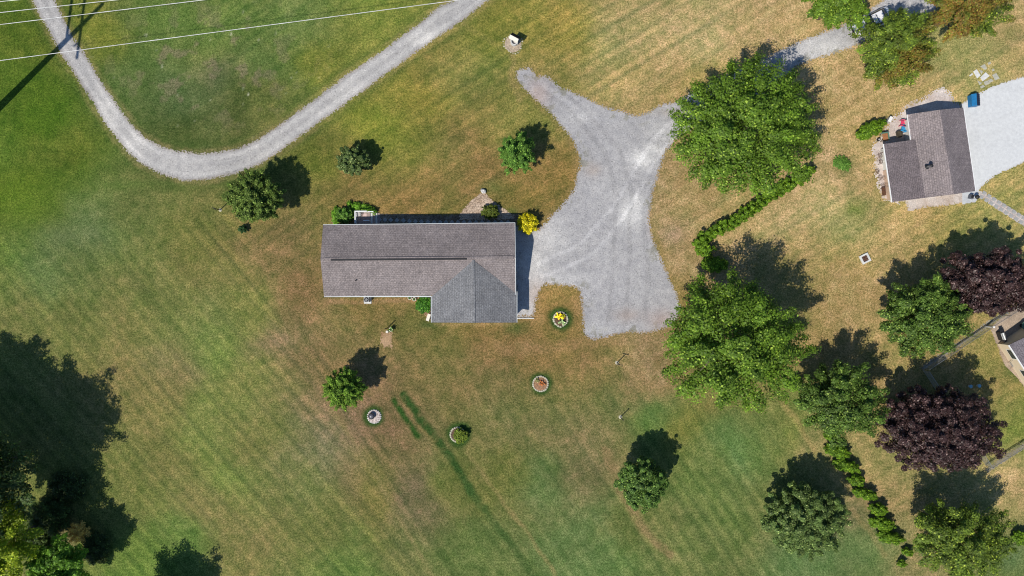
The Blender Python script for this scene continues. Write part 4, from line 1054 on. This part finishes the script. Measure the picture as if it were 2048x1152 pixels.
# main left slope: ridge -> break line; upper part reaches the inner eave
mb.slab([rT, n1, n6, up(mT, 0), mB, rB], .12)
mb.slab([rT, rB, n3, n2], .12)
nr = mb.build('roof', M['shingle_neighbour'], ng)
mb = MB(); mb.slab([mT, n5, n4, mB], .12); mb.build('porch_roof', M['shingle_neighbour_dark'], ng)
vx_ = Vector((math.cos(NROT), math.sin(NROT), 0)); vy_ = Vector((-math.sin(NROT), math.cos(NROT), 0))
def nc_(p_, dx, dy): v = Vector(p_)+vx_*dx+vy_*dy; return (v.x, v.y)
mb = MB()
W1 = [nc_(n1, .8, -.3), nc_(n2, -.3, -.3), nc_(n3, -.3, .3), nc_(n4, .78, .3), nc_(n5, .78, -.3), nc_(n6, .8, -.3)]
mb.prism(W1, 0, 2.05)
for (a, b_, apex) in ((W1[0], W1[1], Vector(rT)-vy_*.3), (nc_(mB, -.1, .3), W1[2], Vector(rB)+vy_*.3)):
    A = Vector((a[0], a[1], 2.04)); B = Vector((b_[0], b_[1], 2.04)); P = Vector((apex.x, apex.y, 3.7)); n = vy_*.05
    mb.add([A-n, B-n, P-n, A+n, B+n, P+n], [(0, 1, 2), (5, 4, 3), (0, 3, 4, 1), (1, 4, 5, 2), (2, 5, 3, 0)])
mb.build('wall', M['siding'], ng)
# brick facing along the lower left wall
A = Vector((*W1[4], 0)); B = Vector((*W1[3], 0)); du = (B-A).normalized(); nn = Vector((du.y, -du.x, 0))
if nn.x > 0: nn = -nn
c_ = A+(B-A)*.70+nn*.03
mb = MB(); mb.box((c_.x, c_.y, 1.05), (.06, (B-A).length*.58, 2.1), math.atan2(du.y, du.x)-math.pi/2); mb.build('brick_facing', M['brick'], ng)
opening((A+(B-A)*.16)[:2], .9, 2.0, du, .05, name='door', parent=ng, mat=M['siding'], norm=nn)
opening((A+(B-A)*.33)[:2], .9, 1.0, du, 1.0, parent=ng, norm=nn)
A2 = Vector((*W1[1], 0)); B2 = Vector((*W1[2], 0)); d2 = (B2-A2).normalized(); n2_ = Vector((-d2.y, d2.x, 0)); n2_ = n2_ if n2_.x > 0 else -n2_
for t in (.27, .7): opening((A2+(B2-A2)*t)[:2], 2.7, 2.05, d2, .03, name='garage_door', parent=ng, norm=n2_)
for a, b_ in ((n1, n6), (n5, n4), (n2, n3)):
    mb = MB(); mb.beam(up(a, -.05), up(b_, -.05), .13, .11); mb.build('gutter', M['white'], ng)
# flue on the roof
p = W(1857,333,3.45)
mb = MB(); mb.tube([(p[0], p[1], 3.2), (p[0], p[1], 3.95)], .11, 12); fl = mb.build('flue', M['steel'], ng)
mb = MB(); mb.lathe([(.2, 3.95), (.21, 4.02), (.05, 4.12)], (p[0], p[1], 0), 14); mb.build('flue_cap', M['dark'], fl)
mb = MB(); mb.lathe([(.26, 3.24), (.13, 3.36)], (p[0], p[1], 0), 14); mb.build('flashing', M['dark'], ng)
# blue shelter box
k = thing('storage_bin', 'blue box with a dark ribbed lid standing on the driveway corner', 'bin', W(1942.5, 203.5), math.radians(3))
mb = MB(); mb.prism([(-.42, -.66), (.42, -.66), (.42, .66), (-.42, .66)], 0, .75); mb.build('body', M['blue'], k)
mb = MB(); mb.slab([(-.10, -.68, 1.10), (-.46, -.68, .76), (-.46, .68, .76), (-.10, .68, 1.10)][::-1], .04); mb.build('lid', M['blue'], k)
mb = MB(); mb.slab([(-.10, .68, 1.10), (.48, .68, .78), (.48, -.68, .78), (-.10, -.68, 1.10)][::-1], .04)
for i in range(6): mb.beam((-.08, -.55+i*.22, 1.115), (.46, -.55+i*.22, .815), .03, .04)
mb.build('ribbed_lid', surf('navy_lid', (.016, .026, .06), .6), k)
mb = MB()
for sy in (-.66, .66): mb.add([(-.42, sy, .75), (.42, sy, .75), (-.10, sy, 1.07)], [(0, 1, 2)])
mb.build('end_panel', M['blue'], k)
# lawn chairs
def lawnchair(label, px, py, rot, m):
    k_ = thing('lawn_chair', label, 'chair', W(px, py), rot)
    mb_ = MB()
    for i in range(5): mb_.box((0, -.2+i*.11, .38-i*.012), (.52, .09, .025))
    mb_.build('seat', M[m], k_)
    mb_ = MB()
    for i in range(5): mb_.beam((-.2+i*.1, .26, .36), (-.22+i*.11, .5, .95-abs(i-2)*.05), .085, .02)
    mb_.build('backrest', M[m], k_)
    for sx in (-.32, .32):
        mb_ = MB(); mb_.box((sx, 0, .56), (.12, .66, .025)); mb_.build('armrest', M[m], k_)
        for sy in (-.26, .24):
            mb_ = MB(); mb_.box((sx, sy, .27), (.03, .09, .54)); mb_.build('leg', M[m], k_)
lawnchair('red slatted lawn chair beside the neighbouring garage wall', 1802.5, 248, math.radians(-100), 'pinkchair')
lawnchair('blue slatted lawn chair below the red one beside the neighbouring garage wall', 1803.5, 259, math.radians(-110), 'bluechair')
k = thing('fire_bowl', 'round dark metal fire bowl in the nook of the neighbouring garage', 'fire bowl', W(1794, 270))
mb = MB(); mb.lathe([(.1, .28), (.34, .42), (.42, .5), (.38, .52), (.2, .42)], n=20); mb.build('bowl', surf('bronze', (.09, .075, .055), .5, [(5, 3, (.7, .7, .7), (1.3, 1.3, 1.3), None)], metal=.4), k, smooth=True)
for i in range(3):
    a = i*2.094; mb = MB(); mb.tube([(math.cos(a)*.2, math.sin(a)*.2, .36), (math.cos(a)*.34, math.sin(a)*.34, 0)], .02, 6); mb.build('leg', M['dark'], k)
k = thing('patio_table', 'brown-topped green-framed table on the gravel beside the neighbouring garage', 'table', W(1764, 277), math.radians(8))
mb = MB(); mb.box((0, 0, .72), (.62, .86, .05)); mb.build('table_top', M['tabletop'], k, bevel=.01)
mb = MB()
mb.box((0, .5, .74), (.86, .12, .06)); mb.box((.38, 0, .74), (.1, .9, .06)); mb.build('frame', M['greenpaint'], k)
for sx in (-.28, .28):
    for sy in (-.38, .38):
        mb = MB(); mb.box((sx, sy, .35), (.06, .06, .7)); mb.build('leg', M['wood'], k)
k = thing('urn', 'small black round urn left of the brown-topped table', 'urn', W(1755, 280))
mb = MB(); mb.lathe([(.1, 0), (.17, .12), (.19, .28), (.13, .4), (.15, .44)], n=14); mb.build('body', M['dark'], k, smooth=True)
mb = MB(); mb.lathe([(.15, .44), (.1, .49), (.02, .51)], n=14); mb.build('lid', M['steel'], k, smooth=True)
k = thing('grey_post_box', 'pale box with grey side at the tip of the elongated shrub', 'box', W(1775, 241), math.radians(-28))
mb = MB(); mb.box((0, 0, .3), (.3, .62, .6)); mb.build('body', surf('box_grey', (.42, .42, .43), .7), k, bevel=.02)
mb = MB(); mb.box((0, 0, .62), (.34, .66, .05)); mb.build('lid', M['white'], k)
k.name = 'storage_box'
# row of wrought-iron chairs and a bench along the wall
def ironchair(label, px, py, rot):
    k_ = thing('iron_chair', label, 'chair', W(px, py), rot, 'iron furniture along the garage wall')
    mb_ = MB()
    mb_.tube([(.22*math.cos(t), .22*math.sin(t), .43) for t in np.linspace(0, 2*math.pi, 13)], .018, 5, cap=False)
    for i in range(3): mb_.beam((-.12+i*.12, -.2, .43), (-.12+i*.12, .2, .43), .02, .015)
    mb_.build('seat', M['rust'], k_)
    mb_ = MB(); mb_.tube([(-.2, .2, .43), (-.22, .28, .75), (-.1, .33, .95), (.1, .33, .95), (.22, .28, .75), (.2, .2, .43)], .018, 5)
    mb_.tube([(-.1, .31, .93), (0, .2, .45), (.1, .31, .93)], .012, 5); mb_.build('backrest', M['rust'], k_)
    for sx in (-.18, .18):
        for sy in (-.16, .18):
            mb_ = MB(); mb_.tube([(sx, sy, .43), (sx*1.25, sy*1.25, 0)], .016, 5); mb_.build('leg', M['rust'], k_)
for i, (x, y, r, lb) in enumerate(((1757,313,.3,'rusty iron chair uppermost in the row along the garage wall'),(1758,325,1.9,'rusty iron chair second from the top along the garage wall'),(1751,344,2.6,'rusty iron chair third from the top along the garage wall'),(1757,356,4.0,'rusty iron chair fourth from the top, at the brick wall'),(1763,373,5.0,'rusty iron chair fifth from the top along the brick wall'))):
    ironchair(lb, x, y, r)
k = thing('plant_stand', 'dark plant stand with pots against the brick part of the garage wall', 'plant stand', W(1764, 384), math.radians(8))
mb = MB(); mb.box((0, 0, .5), (.3, .9, .04)); mb.box((0, 0, .25), (.3, .9, .04)); mb.build('shelf', M['rust'], k)
for sx in (-.13, .13):
    for sy in (-.42, .42):
        mb = MB(); mb.box((sx, sy, .26), (.03, .03, .52)); mb.build('leg', M['rust'], k)
# two dark things on the slab below the garage
k = thing('heat_pump', 'square dark grey equipment box on the small concrete slab', 'equipment box', W(1938.5, 394), math.radians(-14))
mb = MB(); mb.box((0, 0, .3), (.36, .44, .56)); mb.build('casing', surf('box_dark', (.10, .11, .14), .6), k, bevel=.02)
mb = MB(); mb.box((0, 0, .585), (.3, .38, .02)); mb.build('grille', M['dark'], k)
k.name = 'equipment_box'
k = thing('charcoal_grill', 'small black charcoal grill on the slab right of the equipment box', 'grill', W(1946, 395.5), math.radians(-14))
mb = MB(); mb.lathe([(.05, .55), (.22, .66), (.25, .76), (.2, .88), (.03, .95)], n=16); mb.build('bowl', M['dark'], k, smooth=True)
for i in range(3):
    a = i*2.094; mb = MB(); mb.tube([(math.cos(a)*.12, math.sin(a)*.12, .62), (math.cos(a)*.28, math.sin(a)*.28, 0)], .015, 5); mb.build('leg', M['dark'], k)

# walkway pavers
src = None
for i in range(13):
    for j in (0, 1):
        x = 1964+i*9.9-j*5.6+4; y = 386+i*6.25+j*8.2
        X, Y, _ = W(x, y)
        if src is None:
            mb = MB(); mb.box((0, 0, .035), (.44, .40, .05)); src = mb.build('walkway_paver', M['paver'], bevel=.01)
            tag(src, 'grey square paver in the double row of the walkway leading from the white driveway', 'paver', 'pavers of the walkway at the right edge')
            c_ = src
        else:
            c_ = src.copy(); C.objects.link(c_)
        c_.location = (X, Y, 0); c_.rotation_euler = (0, 0, math.radians(-32))
# flagstones
FL = [((1946,143),(1953,138.5),(1961,151),(1954,157),1),((1960,155),(1971,144.5),(1979,152),(1965,163),1),((1960,133),(1969,128),(1974,137),(1970,140),0),((1958,140),(1966,142),(1963,149),0),((1984,150),(1992,146),(1999,157),(1990,161),0),((1954,161),(1964,166),(1959,170.5),0),((1967,164),(1974,161),(1979,167.5),(1970,171),0),((1975,161),(1982,157.5),(1987,162),(1979,166),0),((1960,173),(1966,169.5),(1970,173.5),(1961.5,177),0),((1938,151),(1944,146),(1946,149),(1940,153),1),((1975,126),(1980,123),(1982,127),(1977,130),0),((1983,139),(1987,137),(1989,141),(1985,143),0)]
fl_lb = ['white flagstone at the upper left of the loose stone paving','largest pale flagstone in the middle of the loose stone paving','grey flagstone at the top of the loose stone paving','small tan triangular flagstone next to the white one','long grey flagstone at the right end of the loose paving','narrow tan flagstone below the white one','grey flagstone in the bottom row of the loose paving, left','grey flagstone in the bottom row of the loose paving, right','lowest flagstone of the loose paving near the blue box','small white stone chip at the left end of the paving','small tan stone at the very top of the paving','small pale stone above the long grey flagstone']
for q, lb in zip(FL, fl_lb):
    br = q[-1]; pts = q[:-1]
    c0 = W(sum(p_[0] for p_ in pts)/len(pts), sum(p_[1] for p_ in pts)/len(pts))
    poly = [(W(*p_)[0]-c0[0], W(*p_)[1]-c0[1]) for p_ in pts]
    mb = MB(); mb.prism(poly, 0, .06); o = mb.build('flagstone', M['flagbright' if br else 'flag'], bevel=.02); o.location = c0
    tag(o, lb, 'flagstone', 'flagstones above the white driveway')

# ---------------------------------------------------------------- white car
ca = math.radians(27)
car = thing('parked_car', 'white car half hidden under the trees at the top right', 'car', W(1739, 47), ca)
def loft(mb_, secs):
    """secs: (x, halfwidth low, halfwidth top, z low, z top)"""
    vs_ = []
    for x, wl_, wt, zl, zt in secs:
        vs_ += [(x, -wl_*.96, zl), (x, -wl_, zl+(zt-zl)*.45), (x, -wt, zt-.03), (x, -wt*.8, zt), (x, wt*.8, zt), (x, wt, zt-.03), (x, wl_, zl+(zt-zl)*.45), (x, wl_*.96, zl)]
    fs_ = []
    for i in range(len(secs)-1):
        for k_ in range(8): fs_.append((i*8+k_, i*8+(k_+1) % 8, (i+1)*8+(k_+1) % 8, (i+1)*8+k_))
    fs_.append(tuple(range(7, -1, -1))); fs_.append(tuple(range((len(secs)-1)*8, len(secs)*8)))
    mb_.add(vs_, [f[::-1] for f in fs_])
mb = MB(); loft(mb, [(-2.28,.55,.5,.3,.55),(-2.22,.74,.68,.24,.66),(-2.0,.88,.8,.2,.74),(-1.3,.92,.84,.2,.84),(-.9,.92,.84,.2,.9),(0,.93,.86,.2,.93),(1.4,.92,.84,.2,.95),(2.0,.88,.8,.24,.93),(2.2,.76,.7,.3,.85),(2.26,.6,.56,.36,.7)]); mb.build('body', M['carpaint'], car, smooth=True)
mb = MB(); loft(mb, [(-.98,.78,.72,.86,.9),(-.3,.8,.62,.88,1.38),(.2,.81,.63,.88,1.43),(1.0,.8,.62,.88,1.41),(1.75,.78,.7,.88,.96)]); cb = mb.build('cabin', M['glass'], car, smooth=True)
mb = MB(); mb.slab([(-.28,-.6,1.42),(1.0,-.6,1.44),(1.0,.6,1.44),(-.28,.6,1.42)], .045); mb.build('roof_panel', M['carpaint'], car, bevel=.02)
mb = MB(); mb.tube([(-2.12,-.8,.42),(-2.29,-.55,.42),(-2.36,0,.42),(-2.29,.55,.42),(-2.12,.8,.42)], .09, 8); mb.build('bumper', M['dark'], car)
for sy in (-.62, .62):
    mb = MB(); mb.lathe([(.13, 0), (.12, .04), (.05, .05)], (0, 0, 0), 12); o = mb.build('headlight', M['steel'], car); o.location = (-2.2, sy, .58); o.rotation_euler = (0, -1.1, 0)
for sx in (-1.42, 1.38):
    for sy in (-.86, .86):
        mb = MB(); mb.tube([(sx, sy-.1, .32), (sx, sy+.1, .32)], .32, 18); wh = mb.build('wheel', M['rubber'], car)
        mb = MB(); mb.tube([(sx, sy-.105, .32), (sx, sy+.105, .32)], .19, 14); mb.build('rim', M['steel'], wh)

# ---------------------------------------------------------------- house at the right edge
e3 = 2.5
c1 = W(2018,690,e3)
ang = math.radians(-57)      # gutter line runs down-right
gd = Vector((math.cos(ang), math.sin(ang), 0)); ad = Vector((-gd.y, gd.x, 0))
ad = ad if ad.x > 0 else -ad
c1 = Vector(c1)
rh = thing('neighbour_house', 'corner of a grey-roofed house cut by the right edge beside the patio', 'house', (0, 0, 0))
L3, D3 = 13.0, 4.2
def q3(a, d, z): v = c1+gd*a+ad*d; return (v.x, v.y, z)
mb = MB(); mb.slab([q3(0,0,e3), q3(L3,0,e3), q3(L3,D3,e3+1.3), q3(0,D3,e3+1.3)], .12); mb.slab([q3(0,D3,e3+1.3), q3(L3,D3,e3+1.3), q3(L3,2*D3,e3), q3(0,2*D3,e3)], .12)
mb.build('roof', M['shingle_corner'], rh)
mb = MB(); mb.prism([q3(.3,.35,0)[:2], q3(L3-.3,.35,0)[:2], q3(L3-.3,2*D3-.35,0)[:2], q3(.3,2*D3-.35,0)[:2]], 0, e3-.14)
A = Vector(q3(.3,.35,e3-.15)); B = Vector(q3(.3,2*D3-.35,e3-.15)); P = Vector(q3(.3,D3,e3+1.1)); n = gd*.05
mb.add([A-n, B-n, P-n, A+n, B+n, P+n], [(0, 1, 2), (5, 4, 3), (0, 3, 4, 1), (1, 4, 5, 2), (2, 5, 3, 0)])
mb.build('wall', surf('cream_siding', (.62, .52, .38), .7, [(1, 2, (.93, .93, .93), (1.03, 1.03, 1.03), (1, 1, 12))]), rh)
mb = MB(); mb.beam(q3(0,0,e3-.05), q3(L3,0,e3-.05), .16, .12); mb.build('gutter', M['white'], rh)
for t in (1.6, 4.4): opening(q3(t, .35, 0)[:2], 1.2, 1.1, gd, 1.0, parent=rh, norm=-ad)
# patio things
k = thing('gas_grill', 'black gas grill with a steel lid on the patio corner', 'grill', W(1997, 671), math.radians(20))
mb = MB(); mb.box((0, 0, .45), (.5, 1.0, .7)); mb.build('cabinet', M['dark'], k, bevel=.02)
mb = MB(); mb.tube([(0, -.42, .86), (0, .42, .86)], .2, 14); mb.build('lid', M['steel'], k)
for sy in (-.62, .62):
    mb = MB(); mb.box((0, sy, .8), (.42, .26, .03)); mb.build('side_shelf', M['dark'], k)
mb = MB(); mb.tube([(-.24, -.36, .9), (-.24, .36, .9)], .018, 6); mb.build('handle', M['white'], k)
k = thing('garden_table', 'round green table near the shaded corner of the patio', 'table', W(2043, 651))
mb = MB(); mb.lathe([(.02, .70), (.5, .70), (.52, .72), (.5, .74), (.02, .745)], n=24); mb.build('table_top', M['greenpaint'], k)
mb = MB(); mb.tube([(0, 0, 0), (0, 0, .7)], .04, 8); mb.lathe([(.25, 0), (.22, .04), (.03, .06)]); mb.build('pedestal', M['dark'], k)
k = thing('plastic_chair', 'pale grey lounge chair on the patio facing the lawn', 'chair', W(2022, 727), math.radians(35))
mb = MB()
for i in range(5): mb.box((0, -.25+i*.12, .32), (.5, .06, .02))
mb.build('seat', M['steel'], k)
mb = MB(); mb.tube([(-.26, .3, .32), (-.26, .62, .85), (.26, .62, .85), (.26, .3, .32)], .022, 6); mb.build('backrest', M['steel'], k)
for sx in (-.26, .26):
    mb = MB(); mb.tube([(sx, -.35, 0), (sx, -.3, .34), (sx, .3, .34), (sx, .38, 0)], .02, 6); mb.build('leg', M['steel'], k)
k = thing('stool', 'small round stool with pale ring top near the patio edge', 'stool', W(2034, 743))
mb = MB(); mb.lathe([(.1, .4), (.16, .4), (.17, .43), (.15, .45), (.02, .44)], n=16); mb.build('seat', M['cyan'], k)
for i in range(3):
    a = i*2.094; mb = MB(); mb.tube([(math.cos(a)*.1, math.sin(a)*.1, .4), (math.cos(a)*.16, math.sin(a)*.16, 0)], .013, 5); mb.build('leg', M['steel'], k)
k = thing('wooden_bench', 'cream wooden bench at the gable corner of the patio', 'bench', W(2009, 689), math.radians(33))
mb = MB(); mb.box((0, 0, .42), (.95, .5, .05)); mb.build('seat', surf('cream_wood', (.62, .52, .36), .8), k, bevel=.01)
for sx in (-.42, .42):
    for sy in (-.2, .2):
        mb = MB(); mb.box((sx, sy, .2), (.06, .06, .4)); mb.build('leg', M['rust'], k)
for x, y, lb in ((1938, 772, 'pale blue round lid left of its twin in the purple tree shadow'), (1955, 771, 'pale blue round lid right of its twin in the purple tree shadow')):
    k = thing('garden_stool', lb, 'stool', W(x, y))
    mb = MB(); mb.lathe([(.14, .3), (.2, .32), (.2, .36), (.02, .37)], n=16); mb.build('seat', M['cyan'], k)
    mb = MB(); mb.lathe([(.14, 0), (.1, .15), (.14, .3)], n=12); mb.build('base', M['cream'], k)

# ---------------------------------------------------------------- chain-link fences
def fence(label, pts, step=2.4, h=1.25):
    x0f, y0f, _ = W(*pts[0])
    k_ = thing('chain_link_fence', label, 'fence', (x0f, y0f, 0))
    P_ = [Vector((W(*p_)[0]-x0f, W(*p_)[1]-y0f, 0)) for p_ in pts]
    rail = MB(); mesh = MB()
    for a, b_ in zip(P_[:-1], P_[1:]):
        L = (b_-a).length; d = (b_-a)/L; n_ = max(1, int(round(L/step)))
        for i in range(n_+1):
            q_ = a+d*(L*i/n_)
            pm = MB(); pm.tube([(q_.x, q_.y, -.05), (q_.x, q_.y, h+.05)], .035, 8); pm.lathe([(.045, h+.05), (.03, h+.1)], (q_.x, q_.y, 0), 8)
            if i < n_ or b_ is P_[-1]: pm.build('post', M['steel'], k_)
        rail.tube([(a.x, a.y, h), (b_.x, b_.y, h)], .028, 6); rail.tube([(a.x, a.y, .06), (b_.x, b_.y, .06)], .012, 5)
        s = .14; t = -h
        nrm = Vector((-d.y, d.x, 0))*.004
        while t < L:
            for sg in (1, -1):
                s0, s1 = t, t+h; z0_, z1_ = (0.05, h) if sg > 0 else (h, .05)
                f0 = max(0, (0-s0)/h); f1 = min(1, (L-s0)/h)
                if f1 > f0:
                    A_ = a+d*(s0+h*f0)+nrm*sg; B_ = a+d*(s0+h*f1)+nrm*sg
                    za = z0_+(z1_-z0_)*f0; zb = z0_+(z1_-z0_)*f1
                    mesh.tube([(A_.x, A_.y, za), (B_.x, B_.y, zb)], .005, 3, cap=False)
            t += s
    rail.build('rail', M['steel'], k_); mesh.build('wire_mesh', M['steel'], k_)
    return k_
fence('chain-link fence from the patio down to the shaded corner post', [(2070, 590), (1974, 651), (1846, 737)])
fence('chain-link fence emerging from below the lower purple tree to the right edge', [(1846, 741), (1971, 930), (2070, 868)])
k = thing('gate_post', 'thick white gate post in the chain-link fence at the patio corner', 'post', W(1972, 653))
mb = MB(); mb.box((0, 0, .65), (.15, .15, 1.3)); mb.build('post', M['white'], k, bevel=.02)
mb = MB(); mb.box((0, 0, 1.33), (.2, .2, .05)); mb.build('cap', M['white'], k)

# ---------------------------------------------------------------- power line
bx, by, _ = W(-17, 230)
pole = thing('utility_pole', 'tall utility pole beyond the left edge casting a long shadow over the lane', 'utility pole', (bx, by, 0))
mb = MB(); mb.tube([(0, 0, -.3), (0, 0, 8), (0, 0, 24)], [.46, .36, .22], 14); mb.build('shaft', M['pole'], pole, smooth=True)
adir = Vector((-.13, -1, 0)).normalized()      # arms run across the wires
wires = [((0, 3), (50, 0)), ((0, 25), (230, 0)), ((0, 49), (405, 0)), ((0, 121), (880, 5))]
zw = 18.2
ends = []
for i, (a, b_) in enumerate(wires):
    sl_ = (b_[1]-a[1])/(b_[0]-a[0])
    if i == 0: sl_ = -.095
    def pt(xp, z_): return W(xp, a[1]+sl_*(xp-a[0]), z_)
    P0 = pt(-344, zw); P1 = pt(5200, zw)
    mid = [pt(x_, zw) for x_ in (-344, 0, 500, 1200, 2500, 5200)]
    mb = MB(); mb.tube([(q_[0], q_[1], q_[2]) for q_ in mid], .026, 8)
    k = thing('power_line', ('uppermost power line, cutting only the top left corner', 'second power line from the top left corner', 'third power line from the top left corner', 'lowest and longest power line, crossing the lane twice')[i], 'power line', (0, 0, 0), 0, 'power lines over the lane')
    mb.build('wire', M['wire'], k); ends.append(P0)
for zz, lo, hi in ((19.4, -3.9, 4.6), (16.2, .0, 4.8)):
    mb = MB(); A = -adir*hi; B = -adir*lo
    mb.beam((A.x, A.y, zz), (B.x, B.y, zz), .22, .26); mb.build('crossarm', M['pole'], pole)
for e in ends:
    mb = MB(); lx, ly = e[0]-bx, e[1]-by
    t = -(lx*adir.x+ly*adir.y); ax = -adir*t
    mb.tube([(ax.x, ax.y, 19.3), (ax.x, ax.y, 18.3)], .09, 8); mb.build('insulator', M['dark'], pole)
print('faces', sum(len(o.data.polygons) for o in bpy.data.objects if o.type == 'MESH'))
